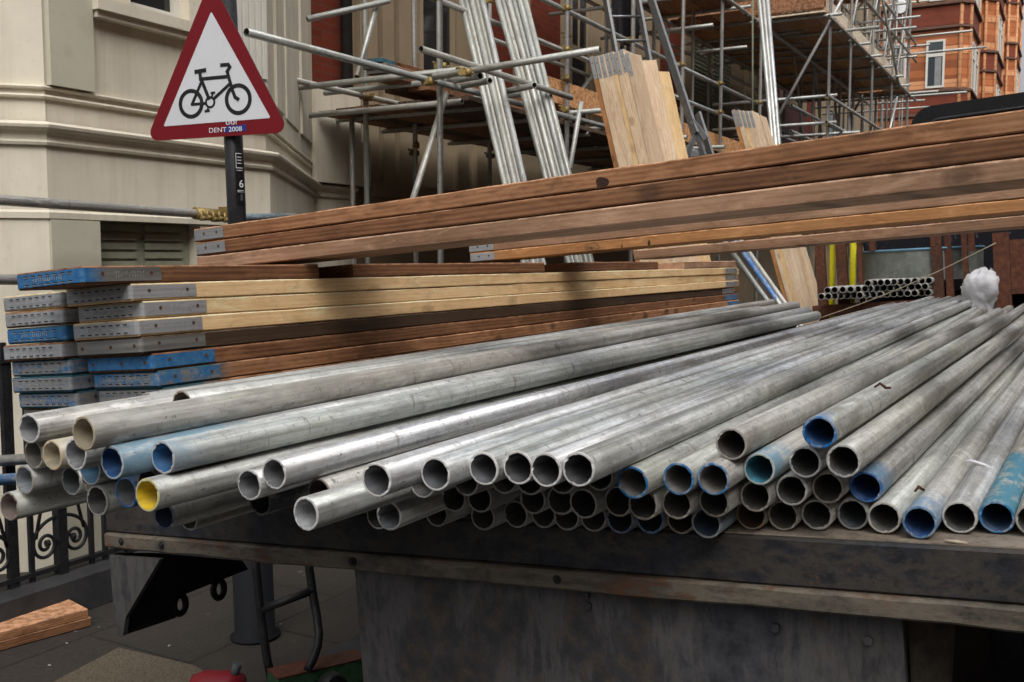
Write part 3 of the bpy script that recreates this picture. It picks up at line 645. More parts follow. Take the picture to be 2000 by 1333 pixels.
def board(Mx, L, mat, label, group, plates=(), Wd=0.225, Td=0.0385, warp=0.0015, cat='scaffold board', name='scaffold_board', wood_paint=0.0, wrgb=TEAL, bow=0.0, seed=None):
    m = MB(); c = 0.0028; n = max(4, int(L / 0.12))
    rr = random.Random(seed if seed is not None else R.random())
    prof = [(c, 0), (Wd - c, 0), (Wd, c), (Wd, Td - c), (Wd - c, Td), (c, Td), (0, Td - c), (0, c)]
    vs = []; k = len(prof); x0 = 0.004 if any(p['end'] == 0 for p in plates) else 0.0; x1 = L - 0.004 if any(p['end'] == 1 for p in plates) else L
    for i in range(n + 1):
        f = i / n; x = x0 + (x1 - x0) * f
        dz = bow * math.sin(math.pi * f) + rr.uniform(-1, 1) * warp * 0.3; e0 = rr.uniform(-1, 1) * warp; e1 = rr.uniform(-1, 1) * warp * 0.5
        if i in (0, n) or x < 0.2 or x > L - 0.2: e0 = e1 = 0; dz = bow * math.sin(math.pi * f)
        for j, (y, z) in enumerate(prof):
            vs.append((x, y + (e0 if y < Wd / 2 else 0), z + dz + (e1 if z > Td / 2 and y < Wd / 2 else 0)))
    fs = [(i * k + j, i * k + (j + 1) % k, (i + 1) * k + (j + 1) % k, (i + 1) * k + j) for i in range(n) for j in range(k)]
    fs += [tuple(range(k))[::-1], tuple(n * k + j for j in range(k))]
    m.add(vs, fs)
    o = m.build(name, mat, None, Mx); tag(o, label, cat, group)
    attrs(o, 0.5, paint_len=wood_paint, paint_rgb=wrgb)
    for p in plates:
        pm = plate_mesh(Wd, ret=p.get('ret', 0.19), slots=p.get('slots', True), nails_end=p.get('nails', False))
        mx = Matrix.Identity(4) if p['end'] == 0 else (Matrix.Translation((L, Wd, 0)) @ Matrix.Rotation(math.pi, 4, 'Z'))
        po = pm.build('end_plate', PM, o, mx)
        attrs(po, p.get('tone', 0.8), paint_amt=p.get('paint', 0.0), paint_rgb=p.get('rgb', BLUE), fade=p.get('fade', 5.0))
        if p.get('label'): po['label'] = p['label']
    return o
# lower stack: boards along the lorry
LOW = 'scaffold boards stacked along the lorry'
YL = 1.745
def low_board(row, col, cpx, endpx, mat, label, plate, far_plate=None, **kw):
    yl = YL + 0.243 * col
    zc = 0.470 - 0.0402 * (row - 1)
    py = 569 + 34 * (row - 1)
    a = onTY(cpx, py, yl); b = onTY(endpx, 505 + (py - 505) * 0.36, yl)
    L = b.x - a.x
    yaw = kw.pop('yaw', R.uniform(-0.002, 0.002))
    Mx = T @ Matrix.Translation((a.x, yl, zc - 0.019)) @ Matrix.Rotation(yaw, 4, 'Z')
    pl = [dict(end=0, **plate)] if plate else []
    if far_plate: pl.append(dict(end=1, **far_plate))
    return board(Mx, L, mat, label, LOW, pl, seed=row * 10 + col, **kw)
low_board(0, 0, 160, 622, 'brown_board', 'topmost brown board of the left stack, its long end plate half blue', dict(paint=0.66, tone=0.05, ret=0.21, fade=0.045))
low_board(0, 0, 690, 1062, 'brown_board', 'longer loose brown board length lying on the pale yellow boards', None)
low_board(0, 0, 1122, 1286, 'brown_board', 'short brown board length on the pale yellow boards, between two gaps', None)
low_board(0, 0, 1338, 1438, 'pink_board', 'shortest brown board length at the far end of the pale yellow boards', None)
low_board(0, 1, 240, 1430, 'dark_board', 'dark board lying behind the loose brown lengths', None)
clean = dict(paint=0.0, tone=0.85); far_c = dict(paint=0.0, tone=0.6, ret=0.25); far_b = dict(paint=0.6, tone=0.3, ret=0.25)
low_board(1, 0, 255, 1441, 'new_pine', 'new yellow board with clean end plate, top one of the three yellow boards', clean, far_c)
low_board(2, 0, 278, 1443, 'new_pine', 'new yellow board with clean end plate, middle one of the three yellow boards', clean, far_c)
low_board(3, 0, 268, 1440, 'new_pine', 'new yellow board with clean end plate, lowest of the three yellow boards', clean, far_c)
low_board(4, 0, 275, 1436, 'dark_board', 'dark brown board with a dull nailed end plate under the yellow boards', dict(paint=0.0, tone=0.1, slots=False, nails=True), dict(paint=0.1, tone=0.3, ret=0.25))
low_board(5, 0, 296, 1441, 'brown_board', 'brown board whose end plate is solid bright blue', dict(paint=1.0, tone=0.4, slots=False, nails=True), far_b)
low_board(6, 0, 308, 1443, 'red_board', 'reddish board with worn blue end plate and teal sprayed end', dict(paint=0.52, tone=0.35), far_b, wood_paint=0.36)
low_board(7, 0, 318, 1443, 'red_board', 'lowest board showing in the right column of the left stack', dict(paint=0.35, tone=0.4), far_b, wood_paint=0.3)
low_board(8, 0, 330, 1440, 'brown_board', 'board hidden low in the right column behind the tubes', None)
low_board(1, 1, 118, 1441, 'new_pine', 'clean plated board highest in the far left column', clean)
low_board(2, 1, 122, 1441, 'orange_board', 'second board down in the far left column, clean grey plate', clean)
low_board(3, 1, 126, 1441, 'orange_board', 'board with a deep blue end plate in the far left column', dict(paint=0.85, tone=0.5), wood_paint=0.3)
low_board(4, 1, 119, 1441, 'brown_board', 'board with a whitish silver slotted end plate in the far left column', dict(paint=0.0, tone=1.0))
low_board(5, 1, 136, 1441, 'brown_board', 'upper one of the three blue speckled plates low in the far left column', dict(paint=0.42, tone=0.5), wood_paint=0.3)
low_board(6, 1, 137, 1441, 'brown_board', 'middle one of the three blue speckled plates low in the far left column', dict(paint=0.36, tone=0.5), wood_paint=0.3)
low_board(7, 1, 150, 1441, 'brown_board', 'lower one of the three blue speckled plates low in the far left column', dict(paint=0.45, tone=0.4), wood_paint=0.3)
low_board(8, 1, 160, 1441, 'brown_board', 'board with small dull plate below the blue speckled plates', dict(paint=0.05, tone=0.15))
low_board(9, 1, 172, 1441, 'red_board', 'lowest reddish board of the far left column with a grey plate', dict(paint=0.05, tone=0.2))
for i, xl in enumerate((0.55, 2.2, 3.9)):
    m = MB(); m.box(xl, xl + 0.1, 1.56, 2.26, 0.0, 0.13, X=T)
    tag(m.build('timber_bearer', 'dark_board'), 'squared timber bearer under the left board stack, ' + ['nearest the tail', 'halfway along', 'furthest forward'][i], 'timber', 'bearers under the board stack')
# upper stack: boards laid across the lorry
UPG = 'scaffold boards laid across the lorry'
UA = Vector((0.63, 2.25)); UB = Vector((0.434, 0.02)); UD = (UB - UA).normalized(); UN = Vector((-UD.y, UD.x))
if UN.x < 0: UN = -UN
def up_board(ztop, setback, leftpx, mat, label, plate=None, L=3.9, off=0.0, **kw):
    base = UA + UN * setback
    # left end: walk along the front edge until it projects to leftpx
    best = None
    for i in range(-200, 900):
        t = i * 0.003; p = T @ Vector((base.x + UD.x * t, base.y + UD.y * t, ztop - 0.02)); v = p - EYE
        dx = 1000 + F_PX * v.dot(RIGHT) / v.dot(FWD)
        if best is None or abs(dx - leftpx) < best[0]: best = (abs(dx - leftpx), t)
    t = best[1]; q = Vector((base.x + UD.x * t, base.y + UD.y * t, ztop - 0.038))
    x = Vector((UD.x, UD.y, -0.0062)).normalized(); z = Vector((0, 0, 1)); y = z.cross(x).normalized(); z = x.cross(y)
    mx = Matrix((x, y, z)).transposed().to_4x4(); mx.translation = q
    return board(T @ mx, L - t + off, mat, label, UPG, [dict(end=0, **plate)] if plate else [], **kw)
dullp = dict(paint=0.0, tone=0.55, ret=0.135, slots=False)
ub1 = up_board(0.669, 0.0, 378, 'red_board', 'top board of the pile across the lorry, dark knot in its edge', dullp, seed=501)
up_board(0.6275, 0.0, 381, 'brown_board', 'darkest brown board, second down in the pile across the lorry', dullp, seed=502)
up_board(0.586, 0.0, 385, 'pink_board', 'greyish pink board without plate, third down across the lorry', None, seed=503)
sb, sb2 = 1.50, 1.84
whitep = dict(paint=0.0, tone=0.95, ret=0.13, slots=False)
up_board(0.642, sb, 915, 'pink_board', 'pinkish board set back under the first three, pale end plate', whitep, L=3.9, seed=504)
ub5 = up_board(0.601, sb, 917, 'orange_board', 'orange brown board with two black nail stains set back underneath', whitep, L=3.9, seed=505)
up_board(0.560, sb2, 1238, 'pink_board', 'lowest board across the lorry, furthest set back', None, L=3.9, seed=506)

def on_face(o, px, py):
    mi = o.matrix_basis.inverted(); e_ = mi @ EYE; d = mi.to_3x3() @ ray(px, py)
    return e_ + d * (-e_.y / d.y)
def mark(o, px, py, rx, rz, name, drop=0.0):
    c = on_face(o, px, py); m = MB(); n_ = 18; q = []
    for k in range(n_):
        a = 2 * math.pi * k / n_; f = 1 + 0.12 * math.sin(3 * a + px) ; z = rz * math.sin(a) * f
        q.append((c.x + rx * math.cos(a) * f * (1.0 if z < 0 or drop == 0 else 1 - drop * z / rz), -0.0006, min(0.037, max(0.0015, c.z + z))))
    m.prism(q, (0, 1, 0), 0.0004); m.build(name, 'knot_dark', o, I4_)
I4_ = Matrix.Identity(4)
mark(ub1, 1176, 358, 0.016, 0.014, 'knot'); mark(ub5, 1216, 481, 0.006, 0.013, 'nail_stain', 0.7); mark(ub5, 1268, 475, 0.006, 0.013, 'nail_stain', 0.7)
# ------------------------------------------------------------------ the lorry
lorry = bpy.data.objects.new('flatbed_lorry', None); C.objects.link(lorry); lorry.matrix_basis = T
tag(lorry, 'black flatbed lorry with rusty tail beam carrying the tubes and boards', 'lorry')
I4 = Matrix.Identity(4)
def lp(name, mb, mats, parent=lorry, label=None):
    o = mb.build(name, mats, parent, I4)
    if label: o['label'] = label
    return o
YR, YLf = -1.0, onTX(208, 1030, 0.0).y
m = MB(); m.box(0.012, 6.5, YR, YLf, -0.03, 0.0); lp('deck', m, 'lorry_deck')
# tail beam: face with a few dents, upper edge strip
def wavy(x0, y0, y1, z0, z1, th, amp, seed, n=40):
    rr = random.Random(seed); m = MB(); vs = []
    for i in range(n + 1):
        y = y0 + (y1 - y0) * i / n; d = rr.uniform(-amp, amp); e = rr.uniform(-amp, amp) * 0.6; c = 0.004
        for (x, z) in ((x0 + d + c, z1 + e * 0.3), (x0 + d, z1 - c), (x0 + d, z0 + c + e), (x0 + d + c, z0 + e), (x0 + th, z0), (x0 + th, z1)):
            vs.append((x, y, z))
    k = 6
    m.add(vs, [(i * k + j, i * k + (j + 1) % k, (i + 1) * k + (j + 1) % k, (i + 1) * k + j) for i in range(n) for j in range(k)] + [tuple(range(k))[::-1], tuple(n * k + j for j in range(k))])
    return m
lp('tail_beam', wavy(0.0, YR, YLf, -0.078, -0.002, 0.012, 0.0008, 3), 'lorry_black')
lp('tail_flange', wavy(-0.010, YR, YLf, -0.113, -0.079, 0.05, 0.0028, 5), 'lorry_flange')
for px in (240, 318, 690, 1090):
    c = onTX(px, 1060 + (px - 240) * 0.085, -0.008)
    m = MB(); m.path([(-0.016, c.y, -0.094), (-0.008, c.y, -0.094)], 0.005, 6); m.path([(-0.0125, c.y, -0.094), (-0.0085, c.y, -0.094)], 0.0085, 12); lp('bolt', m, 'dark_iron')
yA = onTX(695, 1150, 0.035).y; yB = onTX(1765, 1260, 0.035).y
m = wavy(0.035, yB, yA, -0.62, -0.114, 0.02, 0.001, 8, 16)
for yy, zz in ((yB + 0.05, -0.16), (yB + 0.19, -0.155), ((yA + yB) / 2, -0.15), (yB + 0.52, -0.13)): m.path([(0.026, yy, zz), (0.036, yy, zz)], 0.007, 8)
lp('tail_panel', m, 'lorry_panel')
yC = onTX(1866, 1260, 0.10).y
m = MB(); m.add([(0.06, yB - 0.004, -0.114), (0.14, yC, -0.114), (0.16, yC + 0.05, -0.62), (0.06, yB - 0.004, -0.62), (0.075, yB - 0.004, -0.114), (0.155, yC, -0.114), (0.175, yC + 0.05, -0.62), (0.075, yB - 0.004, -0.62)],
              [(0, 1, 2, 3), (7, 6, 5, 4), (0, 4, 5, 1), (1, 5, 6, 2), (2, 6, 7, 3), (3, 7, 4, 0)])
lp('mudguard_plate', m, 'mudguard_dirt')
# corner bracket: triangular plate, side fin and lashing eyes
def tx(px, py, xl): q = onTX(px, py, xl); return Vector(q)
fx = -0.006
poly = [tx(*q, fx) for q in ((214, 1086), (312, 1093), (245, 1207), (240, 1243), (230, 1243), (221, 1180))]
m = MB(); m.prism(poly, (1, 0, 0), 0.012); lp('corner_plate', m, 'lorry_panel')
yf = YLf - 0.012
fin = [onTY(px, py, yf) for px, py in ((232, 1243), (340, 1207), (345, 1166), (482, 1112), (470, 1095), (300, 1080), (222, 1080))]
m = MB(); m.prism(fin, (0, -1, 0), 0.006); lp('side_fin', m, 'dark_iron')
for px, py in ((351, 1181), (427, 1151)):
    c = onTY(px, py, yf - 0.003); r_ = 0.023
    m = MB(); m.path([c + Vector((r_ * math.cos(a) * 0.8, 0, r_ * math.sin(a))) for a in [k * math.pi / 8 for k in range(16)]], 0.0085, 8, closed=True); lp('lashing_eye', m, 'black_gloss')
# chassis, wheels, light gear
m = MB(); m.box(0.5, 9.5, 0.35, 0.47, -0.42, -0.14); m.box(0.5, 9.5, 1.25, 1.37, -0.42, -0.14); m.box(0.6, 0.7, 0.475, 1.245, -0.38, -0.2); lp('chassis', m, 'dark_iron')
def wheel(xl, yl):
    zc = -0.87 if yl < 0.8 else -0.74
    m = MB(); pr = [(-0.12, 0.30), (-0.13, 0.36), (-0.12, 0.42), (-0.09, 0.45), (0.09, 0.45), (0.12, 0.42), (0.13, 0.36), (0.12, 0.30)]; s_ = 28
    m.add([(xl + r_ * math.cos(2 * math.pi * k / s_), yl + o_, zc + r_ * math.sin(2 * math.pi * k / s_)) for o_, r_ in pr for k in range(s_)],
          [(i * s_ + k, i * s_ + (k + 1) % s_, (i + 1) * s_ + (k + 1) % s_, (i + 1) * s_ + k) for i in range(len(pr) - 1) for k in range(s_)], 0, True)
    w = lp('wheel', m, 'black_paint')
    m = MB(); m.path([(xl, yl - 0.06, zc), (xl, yl + 0.06, zc)], 0.3, 28); m.path([(xl, yl - 0.1, zc), (xl, yl + 0.1, zc)], 0.1, 12); lp('wheel_hub', m, 'dark_iron', w)
for xl in (2.6, 8.6):
    for yl in (0.1, 1.62): wheel(xl, yl)
# headboard posts (rusty) and shelf beam
for px, wpx, yt in ((1605, 15, 440), (1646, 17, 440), (1682, 7, 440), (1708, 9, 450), (1832, 16, 430), (1855, 11, 430), (1887, 8, 430), (1901, 9, 430)):
    c = onTX(px, 540, 6.42 + (0.06 if px in (1646, 1708, 1855, 1901) else 0)); w_ = wpx * 7.8 / F_PX * 1.12
    zt = onTX(px, yt, c.x).z
    zb = 0.0
    if px in (1708, 1901): zb = onTX(px, 491, c.x).z
    m = MB(); m.box(c.x - 0.03, c.x + 0.03, c.y - w_ / 2, c.y + w_ / 2, zb, zt); lp('headboard_post', m, 'rust_iron')
y0 = onTX(1598, 600, 6.38).y; y1 = onTX(1990, 600, 6.38).y
m = MB(); z_ = onTX(1700, 600, 6.3).z; m.box(6.18, 6.30, y1, y0, z_ - 0.05, z_ + 0.035); lp('headboard_shelf', m, 'rust_iron')
m = MB(); z_ = onTX(1700, 448, 6.6).z; m.box(6.51, 6.56, y1, y0, z_, z_ + 0.07); lp('headboard_rail', m, 'rust_iron')
# rusty locker on the right
a = onTX(1945, 600, 5.3); zt = onTX(1960, 470, 5.3).z; zb = 0.0
m = MB(); zi = onTX(1975, 575, 5.3).z
m.box(5.3, 5.36, a.y - 0.09, a.y, zb, zt + 0.05); m.box(5.3, 5.36, a.y - 1.2, a.y - 0.092, zi, zt); m.box(5.365, 5.9, a.y - 0.03, a.y, zb, zt); m.box(5.365, 5.9, a.y - 1.2, a.y - 0.032, zt - 0.04, zt); m.box(5.9, 5.93, a.y - 1.2, a.y, zb, zt)
lp('steel_locker', m, 'rust_iron')
# cab
XC = 7.45
cl = onTX(1776, 236, XC).y; cr = cl - 2.0; ct = onTX(1838, 204, XC).z
cw = onTX(1686, 470, XC).y
prof = [(cw, -0.35), (cw, 0.68), (cl, ct - 0.22)]
for k in range(1, 8):
    a = math.pi / 2 * k / 7; prof.append((cl - 0.17 * (1 - math.cos(a)), ct - 0.2 + 0.2 * math.sin(a)))
prof += [(cr + 0.17 * (1 - math.cos(math.pi / 2 * k / 7)) if False else cr + 0.17 - 0.17 * math.sin(math.pi / 2 * k / 7), ct - 0.2 + 0.2 * math.cos(math.pi / 2 * k / 7)) for k in range(0, 8)]
prof += [(cr - 0.10, 0.55), (cr - 0.10, -0.35)]
m = MB(); m.prism([(XC, y, z) for y, z in prof], (1, 0, 0), 1.75)
cab = lp('cab', m, 'black_gloss')
wy0, wy1, wz0, wz1, rr_ = cr + 0.12, cl - 0.13, ct - 0.62, ct - 0.12, 0.1
def rrect(y0, y1, z0, z1, r_, n=6):
    pts = []
    for cy, cz, a0 in ((y1 - r_, z1 - r_, 0), (y0 + r_, z1 - r_, 90), (y0 + r_, z0 + r_, 180), (y1 - r_, z0 + r_, 270)):
        for k in range(n + 1):
            a = rad(a0 + 90 * k / n); pts.append((cy + r_ * math.cos(a), cz + r_ * math.sin(a)))
    return pts
m = MB(); m.prism([(XC - 0.004, y, z) for y, z in rrect(wy0, wy1, wz0, wz1, rr_)], (1, 0, 0), 0.006); lp('rear_window', m, 'slot_dark', cab)
m = MB(); m.path([(XC - 0.005, y, z) for y, z in rrect(wy0, wy1, wz0, wz1, rr_)], 0.016, 8, closed=True); lp('window_seal', m, 'black_paint', cab)
m = MB(); m.box(XC - 0.02, XC - 0.003, cr - 0.09, cw - 0.02, 0.2, ct - 0.66); lp('rear_wall', m, 'cab_speckled', cab)
# ------------------------------------------------------------------ load at the front of the lorry
rows = [([200, 262, 320, 370, 432, 492, 542, 603, 660, 722, 783, 842, 902, 965, 1028, 1088, 1148], 635, 600, 'bottom'),
        ([255, 318, 390, 460, 527, 588, 635, 692, 755, 812, 870, 935, 1000, 1060, 1120], 579, 546, 'middle'),
        ([612, 672, 727, 787, 843, 905, 965, 1030, 1092, 1155], 516, 493, 'top')]
for xs, ya, yb, nm in rows:
    for i, x in enumerate(xs):
        f = (x - xs[0]) / (xs[-1] - xs[0]); px = 1560 + x / 4.545; py = 440 + (ya + (yb - ya) * f) / 4.545
        q = P(px, py, 7.22 + R.uniform(-0.04, 0.04)); d = Vector((1, R.uniform(-0.01, 0.01), 0.0))
        tube_obj(q, q + d * (0.95 + (0.3 if i > len(xs) - 3 else 0) * 0), ordn[i] + ' tube mouth from the left in the ' + nm + ' row of the far bundle', 0.35, 'short tubes bundled at the front of the lorry', 20,
                 inner=(0.02, 0.018, 0.016) if not (nm == 'middle' and i == 2) else (0.01, 0.015, 0.04), rim=(0.30, 0.285, 0.26))
# galvanised tank
tc = onX(1797, 490, 8.36); zt = onX(1797, 488, 8.0).z; rT = 0.46; zb = onX(1797, 549, 8.0).z
tank = thing('water_tank', 'shallow round galvanised tank behind the far tube bundle', 'tank', (tc.x, tc.y, zb))
m = MB(); s_ = 48
pr = [(rT, zb), (rT, zt), (rT - 0.008, zt), (rT - 0.008, zb + 0.01), (0.001, zb + 0.01), (0.001, zb)]
m.add([(tc.x + r_ * math.cos(2 * math.pi * k / s_), tc.y + r_ * math.sin(2 * math.pi * k / s_), z) for r_, z in pr for k in range(s_)],
      [(i * s_ + k, i * s_ + (k + 1) % s_, ((i + 1) % 6) * s_ + (k + 1) % s_, ((i + 1) % 6) * s_ + k) for i in range(6) for k in range(s_)], 0, False)
m.build('tank_wall', 'tank_zinc', tank); tank.rotation_euler = (rad(-3.0), 0, 0)
m = MB(); m.path([(tc.x + (rT + 0.004) * math.cos(2 * math.pi * k / 48), tc.y + (rT + 0.004) * math.sin(2 * math.pi * k / 48), zt) for k in range(48)], 0.009, 8, closed=True)
m.build('tank_rim', 'tank_blue', tank)
# yellow poles
for px, nm in ((1621, 'left'), (1661, 'right')):
    a = onX(px, 612, 8.08); b = Vector((a.x, a.y, onX(px, 440, 8.08).z)); a.z = (T @ Vector((TI @ a).xyz)).z
    base = TI @ a; a = T @ Vector((base.x, base.y, 0.0)); b.x, b.y = a.x, a.y
    m = MB(); m.pipe(a, b, RO, RI, 20, (0, 0, 0)); tag(m.build('yellow_pole', 'yellow_paint'), nm + ' one of two upright yellow poles behind the far tube bundle', 'pole', 'yellow poles on the lorry')
# white sack
def blob(c, rx, ry, rz, seed, n=20, amp=0.12):
    m = MB(); rr = random.Random(seed); ph = [rr.uniform(0, 6) for _ in range(8)]; vs = []; k = 28
    for i in range(n + 1):
        th = math.pi * i / n
        for j in range(k):
            a = 2 * math.pi * j / k
            f = 1 + amp * (0.5 * math.sin(3 * a + ph[0] + 2 * th) + 0.35 * math.sin(7 * a + ph[1] - th * 3) + 0.3 * math.sin(5 * th + ph[2] + a) + 0.18 * math.sin(11 * a + ph[3] + 5 * th))
            st = math.sin(th) ** 0.7
            vs.append(Vector(c) + Vector((rx * st * math.cos(a) * f, ry * st * math.sin(a) * f, rz * math.cos(th) * (1 if th > 1.57 else f))))
    m.add(vs, [(i * k + j, i * k + (j + 1) % k, (i + 1) * k + (j + 1) % k, (i + 1) * k + j) for i in range(n) for j in range(k)], 0, True)
    return m
from mathutils import noise as mnoise
c = onX(1922, 572, 6.9)
m = MB(); n_, k_ = 34, 48; vs = []
for i in range(n_ + 1):
    th = math.pi * i / n_
    for j in range(k_):
        an = 2 * math.pi * j / k_
        d = Vector((math.sin(th) ** 0.8 * math.cos(an), math.sin(th) ** 0.8 * math.sin(an), math.cos(th)))
        f = 1 + 0.30 * (mnoise.noise(d * 1.3 + Vector((3, 1, 2)))) - 0.22 * abs(mnoise.noise(d * 2.6 + Vector((7, 2, 5)))) - 0.16 * abs(mnoise.noise(d * 5.5)) - 0.13 * abs(mnoise.noise(Vector((d.x * 11, d.y * 11, d.z * 5)) + Vector((1, 9, 4))))
        z_ = d.z * 0.185
        vs.append(c + Vector((d.x * 0.16 * f, d.y * 0.135 * f * (1 - 0.25 * max(0, d.z)), z_ * (f if d.z > 0 else 1))))
m.add(vs, [(i * k_ + j, i * k_ + (j + 1) % k_, (i + 1) * k_ + (j + 1) % k_, (i + 1) * k_ + j) for i in range(n_) for j in range(k_)], 0, True)
tag(m.build('white_sack', 'white_sack'), 'crumpled white sack standing beside the rusty locker', 'sack')
a = onTX(1945, 475, 5.28); b = onTX(1600, 622, 5.9); pts = []
for i in range(21):
    f = i / 20; p = a.lerp(b, f); p.z -= 0.03 * math.sin(math.pi * f); pts.append(T @ p)
m = MB(); m.path(pts, 0.0032, 6); tag(m.build('rope', 'rope'), 'thin pale rope stretched slanting across the front of the lorry', 'rope')
bq = onX(1666, 606, 7.75)
bot = thing('plastic_bottle', 'small yellow bottle with a red cap below the far tube bundle', 'bottle', bq)
m = MB(); m.path([bq + Vector((0, 0, -0.02)), bq + Vector((0, -0.02, 0.02)), bq + Vector((0, -0.04, 0.035))], [0.03, 0.03, 0.012], 12); m.build('bottle_body', 'yellow_paint', bot)
m = MB(); m.path([bq + Vector((0, -0.04, 0.036)), bq + Vector((0, -0.05, 0.05))], 0.019, 12); m.build('bottle_cap', 'red_plastic', bot)
# ------------------------------------------------------------------ ground
m = MB(); m.box(-60, 400, -200, 2.45, -0.22, -0.12); struct(m.build('road', 'asphalt'))
m = MB(); m.box(-60, 400, 2.60, 260, -0.2, 0.0); struct(m.build('pavement', 'pavement'))
m = MB(); m.box(-60, 400, 2.45, 2.60, -0.2, 0.004); struct(m.build('kerb', 'kerb_stone'))
m = MB(); pts = [onZ(*q, 0.0) for q in ((60, 1362), (232, 1271), (380, 1306), (520, 1400))]  # lit area beyond the bed's shadow, its light put in as a paler sheet
m.prism([p + Vector((0, 0, 0.001)) for p in pts], (0, 0, 1), 0.012); struct(m.build('lit_patch', 'lit_paving'))
# boards lying on the pavement
a = onZ(178, 1224, 0.0); b = onZ(-60, 1290, 0.0)
for i, (mt, lb) in enumerate((('brown_board', 'lower dusty board of two lying flat on the pavement by the railings'), ('red_board', 'upper orange brown board of two lying flat on the pavement by the railings'))):
    d = (b - a).normalized(); x = d; mx = basis(a + Vector((0, 0, 0.003 + 0.0395 * i)) + d * (0.012 * i), x)
    mx = mx @ Matrix.Translation((0, -0.225, 0)) if (mx @ Vector((0, 1, 0)) - mx.translation).y < 0 else mx
    board(mx, 2.2, mt, lb, 'boards lying on the pavement', [], seed=900 + i)
# ------------------------------------------------------------------ cream bay house
def X_(px, py, w): return onY(px, py, w).x
W1, W2 = 4.5, 6.05
A1x, A2x, A3x, A4x = X_(88, 241, W1), X_(526, 306, W1), X_(616, 360, W2), X_(690, 365, W2)
A0 = (A1x - 1.15, W1 + 1.10)
plan = [A0, (A1x, W1), (A2x, W1), (A3x, W2), (A4x, W2)]
house = thing('bay_house', 'cream painted house with canted bay and moulded cornice behind the road sign', 'house', (A1x, W1, 0))
ZC = 2.267
bx0, bx1 = X_(185, 425, W1), X_(392, 445, W1)
m = MB()
m.sweep(plan[:2], [(0, 0), (0, ZC - 0.09), (-0.3, ZC - 0.09), (-0.3, 0)])
m.sweep([(A2x, W1), (A3x, W2), (A4x, W2)], [(0, 0), (0, ZC - 0.09), (-0.3, ZC - 0.09), (-0.3, 0)])
m.box(A1x, bx0, W1, W1 + 0.3, 0, 1.80); m.box(bx1, A2x, W1, W1 + 0.3, 0, 1.80); m.box(A1x, A2x, W1, W1 + 0.3, 1.80, ZC - 0.09)
m.build('lower_wall', 'cream_render', house)
m = MB()
ux0, ux1 = X_(262, 0, W1), X_(376, 0, W1)
m.sweep(plan[:2], [(-0.03, ZC), (-0.03, 9), (-0.3, 9), (-0.3, ZC)])
m.sweep([(A2x, W1 + 0.03), (A3x, W2 + 0.03)], [(0, ZC), (0, 9), (-0.3, 9), (-0.3, ZC)])
m.box(A1x + 0.03, A2x, W1 + 0.03, W1 + 0.3, ZC, 2.95); m.box(A1x + 0.03, ux0, W1 + 0.03, W1 + 0.3, 2.95, 9); m.box(ux1, A2x, W1 + 0.03, W1 + 0.3, 2.95, 9)
m.build('upper_wall', 'cream_render', house)
m = MB(); zb = ZC - 0.105
m.sweep(plan, [(0.0, zb), (0.02, zb), (0.026, zb + 0.014), (0.014, zb + 0.026), (0.014, zb + 0.05), (0.03, zb + 0.066), (0.05, zb + 0.072), (0.062, zb + 0.082), (0.066, zb + 0.096), (0.058, zb + 0.106), (0.0, zb + 0.118)])
m.build('cornice', 'cream_render', house)
m = MB()
for z in (2.405, 2.450): m.sweep(plan[:4], [(-0.028, z - 0.012), (-0.008, z - 0.008), (-0.004, z), (-0.008, z + 0.008), (-0.028, z + 0.012)])
m.build('roll_moulding', 'cream_render', house)
m = MB(); m.sweep(plan[:3], [(0.001, 1.80), (0.012, 1.80), (0.014, 1.83), (0.001, 1.842)]); m.build('string_course', 'cream_render', house)
m = MB(); px1 = X_(181, 100, W1)
m.box(A1x + 0.035, px1, W1 - 0.012, W1 + 0.029, ZC + 0.197, 9); m.box(A1x + 0.004, px1, W1 - 0.012, W1 - 0.001, 0.0, 1.795); m.build('corner_pilaster', 'cream_greenish', house)
m = MB(); q0, q1 = X_(456, 50, W1), X_(518, 50, W1)
m.box(q0, q1, W1 - 0.01, W1 + 0.029, 2.50, 9)
for i in range(5):
    xx = q0 + (q1 - q0) * (i + 0.18) / 5; m.box(xx, xx + (q1 - q0) * 0.12, W1 - 0.024, W1 - 0.011, 2.72, 9)
m.build('fluted_pilaster', 'white_paint', house)
m = MB(); m.box(X_(178, 13, W1), X_(384, 62, W1), W1 - 0.055, W1 + 0.028, 2.885, 2.945); m.box(X_(182, 13, W1), X_(380, 62, W1), W1 - 0.03, W1 + 0.027, 2.85, 2.884); m.build('window_sill', 'cream_render', house)
w = MB(); w.box(ux0, ux0 + 0.05, W1 + 0.10, W1 + 0.16, 2.952, 5); w.box(ux1 - 0.05, ux1, W1 + 0.10, W1 + 0.16, 2.952, 5); w.box(ux0 + 0.051, ux1 - 0.051, W1 + 0.10, W1 + 0.16, 2.952, 3.01)
fr = w.build('window', 'white_paint', house)
w = MB(); w.box(ux0 + 0.05, ux1 - 0.05, W1 + 0.13, W1 + 0.14, 3.0, 5)
pn = MB(); [pn.add([v + Vector((0, 0, 0)) for v in w.v], w.f)]
o = pn.build('pane', 'pane_dark', house); 
